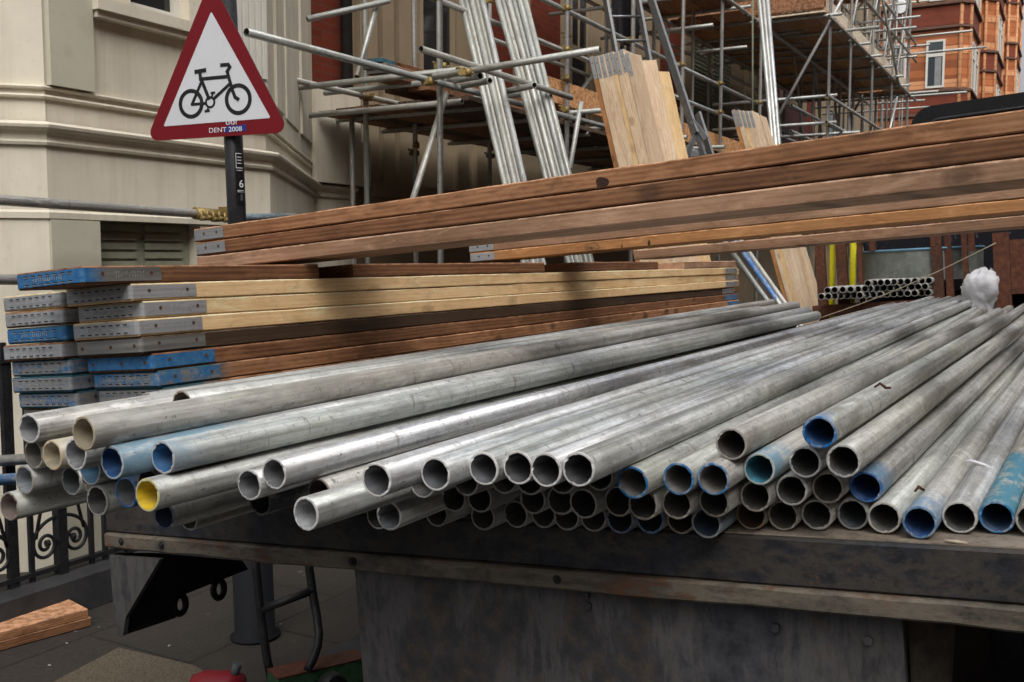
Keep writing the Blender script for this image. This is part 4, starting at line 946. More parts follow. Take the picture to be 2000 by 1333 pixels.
# jamb panels and right hand cant mouldings
m = MB(); e = Vector((A3x - A2x, W2 - W1, 0)).normalized(); nrm = Vector((e.y, -e.x, 0))
for f0, f1, pr_ in ((0.02, 0.10, 0.012), (0.16, 0.30, 0.02), (0.36, 0.62, 0.012), (0.68, 0.96, 0.02)):
    Lc = math.hypot(A3x - A2x, W2 - W1); a = Vector((A2x, W1 + 0.03, 0)) + e * (Lc * f0); b = Vector((A2x, W1 + 0.03, 0)) + e * (Lc * f1)
    vs = [a, b, b + nrm * pr_, a + nrm * pr_]
    m.prism([Vector((v.x, v.y, 2.62)) for v in vs], (0, 0, 1), 6)
m.build('bay_mouldings', 'cream_render', house)
w = MB(); w.box(bx0 - 0.001, bx1 + 0.001, W1 + 0.10, W1 + 0.14, 0.3, 1.80); bw = w.build('basement_window', 'basement_shutter', house)
m = MB()
z = 0.5
while z < 1.78:
    m.box(bx0 + 0.06, (bx0 + bx1) / 2 - 0.03, W1 + 0.085, W1 + 0.098, z, z + 0.035); m.box((bx0 + bx1) / 2 + 0.03, bx1 - 0.06, W1 + 0.085, W1 + 0.098, z, z + 0.035); z += 0.05
o = m.build('shutter_slats', 'basement_shutter', None); o.parent = bw; o.location = -house.location * 0; o.matrix_parent_inverse = Matrix.Translation(-house.location)
m = MB(); m.box(A3x - 0.1, A4x, W2 - 0.10, W2 - 0.001, ZC + 0.02, 3.14); m.box(A4x + 0.001, A4x + 0.16, W2 - 0.09, W2 - 0.002, ZC + 0.02, 2.7); m.build('pier', 'cream_render', house)
# ------------------------------------------------------------------ terrace behind the scaffold
TX0, TX1 = A3x - 0.05, 36.0
WT = W2 + 0.05
ter = thing('terrace', 'red brick and cream terrace of houses behind the scaffold', 'house', (TX0, WT, 0))
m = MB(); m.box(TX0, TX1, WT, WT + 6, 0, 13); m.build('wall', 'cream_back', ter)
def strip(pa, pb, z0, z1, mat, out=0.02, name='brick_panel', py=200):
    x0, x1 = X_(pa, py, WT), X_(pb, py, WT)
    m = MB(); m.box(x0, x1, WT - out, WT - 0.001, z0, z1); return m.build(name, mat, ter)
for pa, pb in ((600, 668), (946, 1000), (1036, 1092), (1288, 1328), (1500, 1522), (1576, 1592)): strip(pa, pb, 3.15, 12.9, 'red_brick', 0.012)
for pa, pb in ((694, 728), (738, 760), (770, 800), (884, 905), (922, 940), (1094, 1106), (1146, 1160), (1176, 1200), (1232, 1250), (1330, 1343), (1424, 1440), (1452, 1470), (1478, 1494), (1600, 1615)):
    strip(pa, pb, 2.341, 12.9, 'cream_back', 0.07, 'pilaster')
m = MB(); m.box(A4x + 0.2, TX1, WT - 0.16, WT - 0.002, 2.2, 2.34); m.box(A4x + 0.2, TX1, WT - 0.10, WT - 0.002, 2.1, 2.199); m.build('plinth_band', 'cream_back', ter)
# window
def sash(pa, pb, z0, z1, shutter=False, py=150):
    x0, x1 = X_(pa, py, WT), X_(pb, py, WT); y = WT
    m = MB(); t_ = 0.06
    m.box(x0, x0 + t_, y - 0.06, y - 0.003, z0, z1); m.box(x1 - t_, x1, y - 0.06, y - 0.003, z0, z1); m.box(x0 + t_, x1 - t_, y - 0.06, y - 0.003, z0, z0 + t_); m.box(x0 + t_, x1 - t_, y - 0.06, y - 0.003, z1 - t_, z1)
    zm = (z0 + z1) / 2; m.box(x0 + t_, x1 - t_, y - 0.052, y - 0.003, zm - 0.03, zm + 0.03); xm = (x0 + x1) / 2; m.box(xm - 0.015, xm + 0.015, y - 0.045, y - 0.003, zm + 0.03, z1 - t_)
    m.box(x0 - 0.08, x1 + 0.08, y - 0.12, y - 0.061, z0 - 0.08, z0 - 0.001)
    f = m.build('window', 'cream_back', ter)
    q = MB(); q.box(x0 + t_, x1 - t_, y - 0.030, y - 0.002, z0 + t_, z1 - t_); q.v = [v - ter.location for v in q.v]
    q.build('pane', 'pane_dark', f, I4)
    if shutter:
        q = MB(); n = 30
        for (s0, s1) in ((x0 + 0.07, xm - 0.03), (xm + 0.03, x1 - 0.07)):
            q.box(s0, s1, y - 0.046, y - 0.034, z0 + 0.07, z1 - 0.07)
            for k in range(n):
                zz = z0 + 0.1 + (z1 - z0 - 0.2) * k / n; q.box(s0 + 0.04, s1 - 0.04, y - 0.066, y - 0.0465, zz, zz + 0.028)
        q.v = [v - ter.location for v in q.v]; q.build('shutter', 'shutter_green', f, I4)
sash(812, 880, 3.35, 5.9); sash(1106, 1144, 3.3, 5.6); sash(1343, 1424, 3.3, 5.7, True); sash(1200, 1232, 3.3, 5.6)
sash(1616, 1640, 3.3, 5.7); sash(1343, 1424, 7.0, 9.2)
for pa, pb in ((1522, 1574),):
    x0, x1 = X_(pa, 200, WT), X_(pb, 200, WT)
    m = MB(); m.box(x0, x1, WT - 0.05, WT - 0.001, 2.4, 5.2); m.box(x0 + 0.2, x0 + 0.9, WT - 0.065, WT - 0.051, 2.7, 3.7); m.box(x0 + 0.2, x0 + 0.9, WT - 0.065, WT - 0.051, 3.9, 5.0); m.build('door', 'red_door', ter)
x = X_(677, 60, W2 - 0.06); m = MB(); m.path([(x, W2 - 0.06, 3.15), (x, W2 - 0.06, 12)], 0.055, 14)
tag(m.build('drainpipe', 'post_grey'), 'dark grey cast iron drainpipe on the red brick wall', 'drainpipe')
# area railing in front of terrace with spearheads
rl = thing('area_railing', 'dark spiked area railing in front of the distant cream porch', 'railing', (13, 5.2, 0))
m = MB()
for i in range(46):
    x = 12.8 + i * 0.13; m.path([(x, 5.75, 0), (x, 5.75, 1.20), (x, 5.75, 1.26), (x, 5.75, 1.34)], [0.011, 0.011, 0.024, 0.002], 6)
m.bar((12.7, 5.75, 1.12), (18.7, 5.75, 1.12), 0.04, 0.012); m.bar((12.7, 5.75, 0.12), (18.7, 5.75, 0.12), 0.04, 0.012); m.build('bars', 'black_paint', rl)
# ------------------------------------------------------------------ red brick mansion block
man = thing('mansion_block', 'tall red brick and terracotta mansion block at the far right', 'building', (48, 4.5, 0))
def mb_box(name, mat, *a):
    m = MB(); m.box(*a); return m.build(name, mat, man)
mb_box('wall', 'mansion_brick', 49.2, 92, 5.4, 20, 0, 26)
def bay(x0, x1, w0, w1, cant):
    plan_ = [(x0, w1), (x0, w0 + cant), (x0 + cant, w0), (x1 - cant, w0), (x1, w0 + cant), (x1, w1)]
    m = MB(); m.sweep(plan_, [(0, 0), (0, 25), (-0.5, 25), (-0.5, 0)]); m.build('bay_wall', 'terracotta', man)
    for k in range(-1, 4):
        m = MB(); m2 = MB(); m3 = MB()
        b = 1.6 + 7.34 + 3.74 * k
        m.sweep(plan_, [(0.001, b - 0.12), (0.16, b - 0.06), (0.16, b + 0.04), (0.001, b + 0.10)])
        m.sweep(plan_, [(0.001, b - 1.03 - 0.1), (0.13, b - 1.03 - 0.04), (0.13, b - 1.03 + 0.06), (0.001, b - 1.03 + 0.1)])
        m2.sweep(plan_, [(0.002, b - 0.92), (0.03, b - 0.92), (0.03, b - 0.13), (0.002, b - 0.13)])
        for z in (b + 0.12, b + 1.55): m3.sweep(plan_, [(0.002, z), (0.02, z), (0.02, z + 0.35), (0.002, z + 0.35)])
        m.build('cornice', 'stone_dark', man); m2.build('spandrel', 'mansion_brick', man); m3.build('pale_band', 'terracotta_pale', man)
    # corner piers
    m = MB()
    for (x, y) in ((x0, w0 + cant), (x0 + cant, w0), (x1 - cant, w0)): m.path([(x, y, 0), (x, y, 25)], 0.10, 4)
    m.build('corner_pier', 'terracotta_pale', man)
def mwin(face, a0, a1, plane, k):
    b = 1.6 + 7.34 + 3.74 * k; z0, z1, zt = b + 0.13, b + 2.2, b + 1.55
    m = MB(); t_ = 0.09
    def bx(u0, u1, d0, d1, za, zb, mm):
        if face == 'x': mm.box(plane - d1, plane - d0, u0, u1, za, zb)
        else: mm.box(u0, u1, plane - d1, plane - d0, za, zb)
    for (u0, u1, za, zb) in ((a0, a0 + t_, z0, z1), (a1 - t_, a1, z0, z1), (a0 + t_, a1 - t_, z0, z0 + t_), (a0 + t_, a1 - t_, z1 - t_, z1), (a0 + t_, a1 - t_, zt - 0.07, zt + 0.07)): bx(u0, u1, 0.0, 0.06, za, zb, m)
    f = m.build('window', 'white_paint', man)
    q = MB(); bx(a0 + t_, a1 - t_, 0.001, 0.03, z0 + t_, z1 - t_, q); q.v = [v - man.location for v in q.v]; q.build('pane', 'pane_grey', f, I4)
    q = MB(); bx(a0 + t_ + 0.05, a0 + (a1 - a0) * 0.52, 0.0305, 0.036, z0 + t_, zt - 0.08, q); q.v = [v - man.location for v in q.v]; q.build('curtain', 'curtain', f, I4)
bay(48, 52.5, 4.45, 9.2, 0.35)
bay(60, 66, 4.3, 5.6, 0.5); bay(78, 84, 4.3, 5.6, 0.5)
yw = lambda px: onX(px, 140, 48).y
for k in (-1, 0, 1): mwin('x', yw(1845), yw(1808), 47.98, k)
for k in (-1, 0, 1):
    mwin('x', yw(1770), yw(1738), 47.98, k)
    for x in (61.6, 79.6): mwin('y', x, x + 1.2, 4.28, k); mwin('y', x + 1.6, x + 2.8, 4.28, k)
    for x in (49, 50.6): mwin('y', x, x + 1.1, 4.43, k)
    for x in (54, 56, 68, 70.5, 73, 75.5, 86, 88.5): mwin('y', x, x + 1.1, 5.38, k)
m = MB(); m.box(290, 310, -8.2, 2.5, 0, 88)
for i in range(20): m.box(289.4, 289.9, -8.3, 2.6, 3 + i * 4.2, 4.4 + i * 4.2)
tag(m.build('tower_block', 'tower_grey'), 'pale blue grey tower block far off at the right edge', 'tower')
# unseen houses across the street, added to cut light from the horizon
opp = thing('added_opposite_terrace', 'unseen brown brick terrace across the street, added to cut horizon light', 'house', (10, -9.5, 0))
m = MB(); m.box(-40, 70, -16, -9.5, 0, 14); m.build('wall', 'mansion_brick', opp)  # wall of the added terrace, its windows and panes follow
for i in range(22):
    for z in (1.6, 5.2, 8.8):
        m = MB(); x = -37 + i * 4.8; m.box(x, x + 1.3, -9.499, -9.43, z, z + 2.1); f = m.build('window', 'white_paint', opp)
        q = MB(); q.box(x + 0.08, x + 1.22, -9.428, -9.42, z + 0.08, z + 2.02); q.v = [v - opp.location for v in q.v]; q.build('pane', 'pane_dark', f, I4)
m = MB(); m.box(-40, 70, -9.499, -9.3, 4.2, 4.5); m.build('string_course', 'cream_back', opp)
# ------------------------------------------------------------------ scaffolding
sc = thing('scaffolding', 'tube and board scaffold with brass coloured couplers against the terrace', 'scaffold', (7, 4.9, 0))
WF, WR, WG = 4.26, 5.5, 3.35
def stube(name, a, b, tone=0.5, hollow=True, parent=sc, seg=14, **kw):
    a = Vector(a); b = Vector(b); L = (b - a).length
    m = MB(); m.pipe((0, 0, 0), (L, 0, 0), RO, RI, seg)
    mx = basis(a, b - a)
    if parent: mx = Matrix.Translation(-parent.location) @ mx
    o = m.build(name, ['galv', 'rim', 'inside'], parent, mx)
    return attrs(o, tone, **kw)
def cpl_mesh():
    m = MB(); r = RO + 0.006
    m.path([(0, 0, -0.03), (0, 0, 0.03)], r, 12); m.path([(-0.03, 0.052, 0), (0.03, 0.052, 0)], r, 12)
    m.box(-0.024, 0.024, 0.012, 0.045, -0.024, 0.024); m.path([(0.036, -0.03, 0), (0.036, 0.055, 0)], 0.008, 8); m.path([(0.036, -0.045, 0), (0.036, -0.03, 0)], 0.014, 6)
    m.path([(0.0, 0.085, 0.036), (0.0, 0.02, 0.036)], 0.008, 8); m.path([(0, 0.10, 0.036), (0, 0.085, 0.036)], 0.014, 6); m.box(0.02, 0.048, -0.02, 0.03, -0.014, 0.014)
    return m
cp0 = cpl_mesh().build('coupler', 'coupler_gold', sc, I4); cp_used = [False]
cp_grey = cpl_mesh().build('coupler', 'coupler_grey', sc, I4); cpg_used = [False]
def coupler(p, rz=0.0, rx=0.0, gold=True):
    src, used = (cp0, cp_used) if gold else (cp_grey, cpg_used)
    o = src
    if used[0]: o = src.copy(); C.objects.link(o); o.parent = sc
    used[0] = True
    o.matrix_basis = Matrix.Translation(Vector(p) - sc.location) @ Matrix.Rotation(rz, 4, 'Z') @ Matrix.Rotation(rx, 4, 'X') @ Matrix.Scale(0.86, 4)
Fx = [X_(859, 250, WF), X_(1107, 200, WF), X_(1236, 50, WF), X_(1333, 100, WF), X_(1409, 100, WF), X_(1485, 150, WF)]
Rx = [X_(715, 250, WR), X_(809, 60, WR), X_(956, 60, WR), X_(1110, 60, WR), X_(1304, 120, WR), X_(1384, 150, WR), X_(1533, 150, WR)]
Gx = [X_(1619, 150, WG), X_(1660, 150, WG), X_(1704, 120, WG), X_(1743, 120, WG), X_(1774, 120, WG)]
for i, x in enumerate(Fx): stube('standard', (x, WF, 0.02), (x + 0.01, WF, 9), 0.75 if i != 2 else 0.35)
for x in Rx: stube('standard', (x, WR, 0.02), (x, WR, 9), 0.3)
stube('standard', (X_(688, 300, 5.75), 5.75, 0.0), (X_(688, 300, 5.75), 5.75, 2.9), 0.0)
for x in Gx: stube('standard', (x, WG, 0.02), (x, WG, 13), 0.7)
for px in (1588, 1640, 1684, 1722): x = X_(px, 200, WF); stube('standard', (x, WF, 0.02), (x, WF, 13), 0.4)
for px in (1735, 1760, 1776): x = X_(px, 100, WF - 0.3); stube('standard', (x, WF - 0.3, 0.02), (x, WF - 0.3, 13), 0.2)
ZL1, ZL2, ZL3 = 2.93, 5.05, 7.2
# ledgers
stube('ledger', onY(481, 63, WF - 0.055), (10.0, WF - 0.055, ZL1), 0.3, inner=(0.02, 0.02, 0.02), rim=(0.16, 0.17, 0.165))
stube('ledger', (10.1, WF - 0.055, ZL1 - 0.01), (Fx[-1] + 0.4, WF - 0.055, ZL1), 0.5)
stube('ledger', onY(545, 150, WR - 0.055), (12, WR - 0.055, 3.0), 0.25, inner=(0.02, 0.02, 0.02), rim=(0.16, 0.17, 0.165)); stube('ledger', (12.1, WR - 0.055, 3.0), (Rx[-1] + 1, WR - 0.055, 3.0), 0.25)
for z in (3.56, 3.94):
    stube('guard_rail', (Fx[0] - 0.25, WF + 0.055, z), (11.4, WF + 0.055, z), 0.55); stube('guard_rail', (11.5, WF + 0.055, z - 0.01), (Fx[-1] + 0.3, WF + 0.055, z), 0.6)
for w_, z in ((WF - 0.055, ZL2), (WR - 0.055, ZL2 + 0.06), (WR - 0.055, ZL2 - 0.25)): stube('ledger', (9, w_, z), (Fx[-1] + 8, w_, z), 0.35)
stube('ledger', onY(600, 38, WR - 0.11), onY(760, 2, WR - 0.5), 0.1)
for z, tn in ((3.6, 0.6), (3.99, 0.6), (5.12, 0.65), (5.95, 0.6), (6.32, 0.6), (7.25, 0.5), (2.93, 0.4), (8.0, 0.4)): stube('ledger', (Gx[0] - 0.35, WG - 0.055, z), (Gx[-1] + 0.8, WG - 0.055, z), tn)
for z in (5.12, 5.95, 3.6, 7.25): stube('ledger', (Gx[0] - 0.3, WF + 0.055, z), (Gx[-1] + 1.2, WF + 0.055, z), 0.3)
# transoms across the scaffold
def transom(x, w0, w1, z, tone=0.25, dx=0.0, **kw): stube('transom', (x, w0, z), (x + dx, w1, z), tone, **kw)
for i in range(8):
    x = Fx[0] + 0.35 + i * 1.18; transom(x, WF + 0.02, W2 - 0.1, ZL1 - 0.096, 0.1)
for i in range(9):
    x = Fx[0] - 0.1 + i * 1.18; transom(x, WF - 0.25 - 0.2 * R.random(), WR + 0.28, ZL1 + 0.053, 0.2)
transom(Rx[0] - 0.16, WR - 0.8, WR + 0.33, 3.05, 0.2); transom(Rx[0] + 0.15, WF, WR + 0.6, 2.86, 0.15)
for i in range(9): x = 10.2 + i * 0.95; transom(x, WF - 0.3 * R.random() - 0.12, WR + 0.3, ZL2 + 0.05, 0.2)
for i in range(10): x = Gx[0] - 0.15 + i * 1.15; transom(x, WG - 0.2 - 0.7 * R.random() * (i % 2), WR + 0.2, 5.18, 0.25)
for i in range(7): x = Gx[0] + 0.3 + i * 1.4; transom(x, WG - 0.15 - 0.8 * R.random() * ((i + 1) % 2), WR - 0.2, 7.3, 0.3)
for z in (3.64, 4.04): stube('guard_rail', (Gx[0] + 0.05, WG - 0.12, z), (Gx[0] + 0.07, WF + 0.9, z), 0.5)
for z in (3.66, 4.06, 6.0, 6.36, 5.1): stube('guard_rail', (Gx[-1] + 0.05, WG - 1.1 - 0.6 * R.random(), z), (Gx[-1] + 0.05, WF + 0.5, z), 0.4)
for z in (3.56, 3.94): stube('guard_rail', (9.4, WR + 0.055, z), (15.2, WR + 0.055, z), 0.2)
for x in (10.9, 12.4, 13.9): stube('standard', (x, 4.9, 3.0), (x + 0.01, 4.9, 9), 0.25)
for x in (9.6, 11.0, 12.5, 14.0): transom(x, WF - 0.12, WR + 0.2, 4.55, 0.2)
# projecting tubes at the near corner
cA = onY(846, 151, WF - 0.12); cB = P(1172, 97, 6.72)
stube('transom', cA, cB, 0.35, seg=18, inner=(0.03, 0.03, 0.03), rim=(0.25, 0.27, 0.26))
stube('ledger', P(822, 96, 6.75), P(1116, 191, 8.2), 0.25, seg=18, inner=(0.02, 0.02, 0.02), rim=(0.2, 0.21, 0.2))
stube('transom', P(866, 160, 7.75), P(938, 149, 7.3), 0.3, seg=16, inner=(0.02, 0.02, 0.02)); stube('transom', P(884, 172, 7.8), P(957, 158, 7.35), 0.3, seg=16, inner=(0.02, 0.02, 0.02))
stube('transom', P(976, 182, 7.9), P(1044, 167, 7.5), 0.4, seg=16, inner=(0.02, 0.02, 0.02))
# braces
def brace(a, b, tone=0.35): stube('brace', a, b, tone)
brace(onY(744, -20, WR - 0.4), onY(697, 150, WR - 0.4), 0.35)
brace(onY(872, 182, WF + 0.06), onY(800, 410, WF + 0.06), 0.35)
brace(onY(1135, 200, WF - 0.09), onY(1113, 330, WF - 0.09), 0.35)
brace(onX(1651, -12, Gx[0] - 0.06), onX(1517, 232, Gx[0] - 0.06), 0.6)
brace(onY(1722, -10, WG - 0.1), onY(1757, 175, WG - 0.1), 0.2); brace(onY(1733, 275, WG - 0.1), onY(1752, 190, WG - 0.1), 0.6)
brace(onY(1706, 150, WF), onY(1664, 225, WF), 0.2); brace(onY(1165, 140, WR), onY(1120, 195, WR), 0.0)
brace(onY(1437, 95, WR), onY(1560, 200, WR), 0.0); brace(onY(1690, 0, WF - 0.2), onY(1665, 30, WF - 0.2), 0.2)
# the denser lattice of the projecting far section
for px, w_ in ((1566, 4.9), (1603, 4.9), (1632, 5.4), (1650, 4.9), (1668, 4.0), (1690, 4.9), (1712, 4.0), (1726, 4.9), (1748, 4.0), (1764, 4.6)):
    x = X_(px, 150, w_); stube('standard', (x, w_, 0.02), (x, w_, 13), 0.25 + 0.4 * R.random())
for w_ in (4.0, 4.9):
    for z in (3.62, 4.02, 5.95, 6.35, 8.1): stube('guard_rail', (Gx[0] + 0.6, w_ + 0.05, z), (Gx[-1] + 1.4, w_ + 0.05, z), 0.3)
for i in range(9):
    x = Gx[0] + 0.8 + i * 0.95; transom(x, WG - 0.1 - 0.5 * R.random(), WR - 0.3, [3.56, 5.88, 6.28][i % 3], 0.4)
for i in range(5):
    xa = Gx[0] + 0.4 + i * 1.6; stube('brace', (xa, WG + 0.12, 5.2), (xa + 1.5, WG + 0.12, 7.3), 0.35); stube('brace', (xa + 1.2, WF + 0.12, 3.1), (xa, WF + 0.12, 5.1), 0.3)
# couplers
for x in Fx:
    for z in (3.56, 3.94): coupler((x, WF, z))
    coupler((x, WF, ZL1), math.pi, gold=False); coupler((x, WF, ZL2), math.pi, gold=False)
for x in Rx[:5]: coupler((x, WR, 3.0), math.pi); coupler((x, WR, 4.3), 0.5)
for x in Gx:
    for z in (3.6, 3.99, 5.12, 5.95, 6.32): coupler((x, WG, z), math.pi, gold=(z < 5))
coupler(onY(718, 188, WR - 0.08)); coupler(cA + Vector((0, 0.02, -0.03)), 0.3); coupler(onY(914, 142, WF - 0.5), 0.5); coupler(onY(866, 130, WF), 0.2); coupler(onY(1107, 155, WF), 2); coupler(onY(814, 300, WR), 1.0); coupler(onY(814, 285, WR), 2.2); coupler(onY(962, 305, WR), 0.4); coupler(onY(962, 290, WR), 2.0); coupler(onY(1106, 215, WF), 1.0)
for p in ((1470, 36), (1478, 42), (1462, 30)): coupler(onY(p[0], p[1], WF - 0.06), 1.2, gold=False)
# decks: boards side by side
def deck(x0, x1, w0, w1, z, mats, parent=sc):
    n = int((w1 - w0) / 0.232); x = x0
    while x < x1 - 0.5:
        L = min(3.9, x1 - x)
        for i in range(n):
            m = MB(); e = R.uniform(-0.06, 0.06); zz = z + R.uniform(0, 0.004); m.box(x + e, x + L + e - 0.08, w0 + i * 0.232, w0 + i * 0.232 + 0.224, zz, zz + 0.038)
            m.build('deck_board', R.choice(mats), sc)
        x += L
deck(Rx[0] - 0.1, Fx[-1] + 0.3, WR - 0.72, WR - 0.03, ZL1 + 0.082, ['brown_board', 'dark_board', 'brown_board'])
deck(Rx[0] - 0.2, Fx[-1] + 0.3, WF + 0.03, W2 - 0.08, ZL1 - 0.07, ['dark_board', 'dark_board', 'brown_board'])
deck(10.4, Gx[0] - 0.1, WF + 0.09, WR + 0.2, ZL2 + 0.082, ['brown_board', 'red_board', 'red_board'])
deck(Gx[0] - 0.3, Gx[-1] + 0.6, WG + 0.02, WR + 0.2, 5.215, ['red_board', 'orange_board', 'pink_board'])
deck(Gx[0] - 0.3, Gx[-1] + 0.6, WG + 0.02, WR + 0.2, 7.335, ['red_board', 'brown_board'])
def toe(x0, x1, w_, z, mat):
    m = MB(); m.box(x0, x1, w_ - 0.019, w_ + 0.019, z, z + 0.222); m.build('toe_board', mat, sc)
toe(X_(1062, 170, WF + 0.08), X_(1200, 240, WF + 0.08), WF + 0.075, ZL1 + 0.125, 'orange_board'); toe(X_(1202, 240, WF + 0.08), X_(1345, 270, WF + 0.08), WF + 0.078, ZL1 + 0.128, 'orange_board'); toe(X_(1346, 240, WF + 0.08), Fx[-1] + 0.3, WF + 0.075, ZL1 + 0.125, 'orange_board')
toe(Gx[0] + 0.1, Gx[2] - 0.1, WG + 0.075, 5.256, 'pale_pine'); toe(Gx[2] + 0.0, Gx[-1] + 0.4, WG + 0.078, 5.256, 'pale_pine')
m = MB(); m.box(Gx[0] - 0.36, Gx[0] - 0.322, WG + 0.02, WF + 0.5, 5.256, 5.478); m.build('toe_board', 'brown_board', sc)
m = MB(); m.box(Gx[0] - 0.36, Gx[0] - 0.31, WG, WF + 0.6, 5.19, 5.21); m.build('deck_edge_strip', 'pale_pine', sc)
# spare boards lying on the first lift
for i in range(4):
    board(Matrix.Translation((X_(742 - 3 * i, 120, WR - 0.5), WR - 0.62 + 0.02 * i, ZL1 + 0.125 + 0.04 * i)), 2.4, ['red_board', 'brown_board', 'pink_board', 'brown_board'][i],
          ['lowest', 'second', 'third', 'topmost'][i] + ' of four spare boards stacked on the first scaffold lift', 'spare boards on the first lift',
          [dict(end=0, paint=[0, 0.2, 0.1, 0.9][i], tone=0.3, rgb=TEAL if i == 3 else BLUE)], seed=700 + i)
# ------------------------------------------------------------------ things leaning on the scaffold
def lean(px0, py0, d0, px1, py1, d1, label, group, tone=0.8, **kw):
    a = P(px0, py0, d0); b = P(px1, py1, d1); d = (b - a).normalized()
    t = (0.01 - a.z) / d.z; b = a + d * t
    if kw.pop('flip', False): a, b = b, a
    return tube_obj(b, a, label, tone, group, 18, **kw)
g1 = 'tubes leaning on the scaffold, left bundle'
for i in range(5):
    x0 = 903 + 10.5 * i; x1 = 984 + 9.6 * i
    lean(x0 - 18, -65, 8.0 + 0.03 * (i % 2), x1, 350, 7.55 + 0.03 * (i % 2), ordn[i] + ' from the left of five tubes leaning in the left bundle', g1, 0.12)
g2 = 'tubes leaning on the scaffold, middle bundle'
for i in range(6):
    x0 = 972 + 11.0 * i; x1 = 1067 + 9.3 * i
    lean(x0 - 18, -65, 8.3 + 0.035 * (i % 2), x1, 350, 7.8 + 0.035 * (i % 2), ordn[i] + ' from the left of six tubes leaning in the middle bundle', g2, 0.2)
g3 = 'tubes leaning on the scaffold, right bundle'
for i in range(3):
    lean(1482 - 5 + 8.6 * i, -60, 12.4, 1509 + 6.6 * i, 285, 11.9, ['left', 'middle', 'right'][i] + ' one of three shiny tubes leaning near the small board bundle', g3, 0.8)
for i, (p, q, bl) in enumerate((((1450, 490), (1521, 592), True), (1, 1, False), ((1430, 493), (1500, 590), False))):
    if i == 1: p, q = (1459, 489), (1532, 592)
    lean(p[0] - 30, p[1] - 42, 9.3 + 0.1 * i, q[0], q[1], 9.0 + 0.1 * i, ['blue sprayed tube leaning below the end of the board pile', 'shiny tube right beside the blue sprayed leaning tube', 'thin grey tube furthest left of those leaning below the boards'][i], 'tubes leaning below the board pile', 0.7, flip=True, paint_len=0.85 if bl and i == 0 else 0.0, paint_rgb=(0.012, 0.13, 0.40))
# leaning board bundles
def leaning_boards(pxt, pyt, d, pxb, pyb, n, off, mats, texts, group, s_add=0.0, plate=True, seed0=0, wid=0.225, yaw=0.0):
    a = P(pxt, pyt, d); sx = a.x
    b = onX(pxb, pyb, sx); dr = (a - b).normalized(); t = (0.004 - b.z) / dr.z; foot = b + dr * t; L = (a - foot).length
    for i in range(n):
        f = foot + Vector((s_add, -0.0405 * i + off, 0)); up = dr
        y = Vector((math.cos(yaw), -math.sin(yaw), 0)); zz = up.cross(y).normalized(); y = zz.cross(up)
        mx = Matrix((up, y, zz)).transposed().to_4x4(); mx.translation = f + Vector((R.uniform(-0.006, 0.006), 0, 0))
        LL = L + R.uniform(-0.02, 0.02) 
        board(mx, LL, mats[i % len(mats)], texts[i], group, [dict(end=1, paint=0.0, tone=0.75, ret=0.17, slots=False, rgb=BLUE)] if plate else [], Wd=wid, seed=seed0 + i)
GB = 'new boards leaning on the scaffold, large bundle'
leaning_boards(1158, 106, 7.3, 1210, 335, 8, 0, ['orange_board', 'pale_pine', 'pale_pine', 'pale_pine', 'new_pine', 'pale_pine', 'pale_pine', 'pale_pine'],
               [ordn[i] + ' from the left of the board edges leaning in the large bundle' for i in range(8)], GB, seed0=1000)
leaning_boards(1219, 103, 7.4, 1266, 330, 1, 0.0, ['pale_pine'], ['pale board standing just behind the eight edges of the large bundle'], GB, plate=False, seed0=1020, yaw=rad(12))
leaning_boards(1233, 118, 7.65, 1278, 330, 1, 0.0, ['pale_pine'], ['broad pale stained board forming the right face of the large bundle'], GB, plate=False, seed0=1030, wid=0.235, yaw=rad(34))
leaning_boards(1272, 138, 8.0, 1312, 320, 1, 0.0, ['new_pine'], ['yellower separate board standing right of the large bundle'], GB, plate=False, seed0=1040, yaw=rad(20))
GS = 'new boards leaning on the scaffold, small bundle'
leaning_boards(1436, 216, 9.7, 1457, 292, 5, 0, ['orange_board', 'pale_pine', 'new_pine', 'pale_pine', 'pale_pine'], [ordn[i] + ' from the left of the plated edges in the small leaning bundle' for i in range(5)], GS, seed0=1050)
leaning_boards(1477, 224, 9.9, 1497, 290, 2, 0, ['pale_pine', 'pale_pine'], ['left one of the two unplated boards right of the small plated bundle', 'right one of the two unplated boards right of the small plated bundle'], GS, plate=False, seed0=1060)
# ladders
lad = thing('ladder', 'long grey ladder rising past the black cloth, rungs against the scaffold', 'ladder', P(1210, 300, 10.6))
sl0, sl1 = P(1181, -12, 10.4), P(1207, 130, 10.2); sr0, sr1 = P(1244, -12, 10.55), P(1272, 140, 10.35)
m = MB()
for a, b in ((sl0, sl1), (sr0, sr1)):
    d = (b - a).normalized(); m = MB(); t = (0.03 - a.z) / d.z; m.bar(a, a + d * t, 0.03, 0.07); m.build('stile', 'aluminium', lad)
m = MB(); d1 = (sl1 - sl0).normalized(); d2 = (sr1 - sr0).normalized()
for i in range(18):
    a = sl0 + d1 * (0.27 + 0.28 * i); b = sr0 + d2 * (0.27 + 0.28 * i)
    if a.z > 0.1: m = MB(); m.path([a, b], 0.014, 8); m.build('rung', 'aluminium', lad)
l2 = thing('ladder', 'aluminium step ladder leaning with its splayed foot beside the large board bundle', 'ladder', P(1360, 300, 10.0))
a, b = P(1269, -10, 10.2), P(1358, 262, 9.7)
m = MB(); m.bar(a, b, 0.03, 0.085); m.build('stile', 'aluminium', l2)
a2, b2 = P(1363, 222, 9.9), P(1394, 320, 9.7); m = MB(); m.bar(a2, b2, 0.025, 0.075); m.build('stile', 'aluminium', l2)
for p, q in (((1352, 236), (1380, 272)), ((1360, 262), (1340, 305)), ((1362, 262), (1375, 305)), ((1338, 303), (1366, 300))):
    m = MB(); m.bar(P(*p, 9.72), P(*q, 9.66), 0.03, 0.05); m.build('brace_bar', 'aluminium', l2)
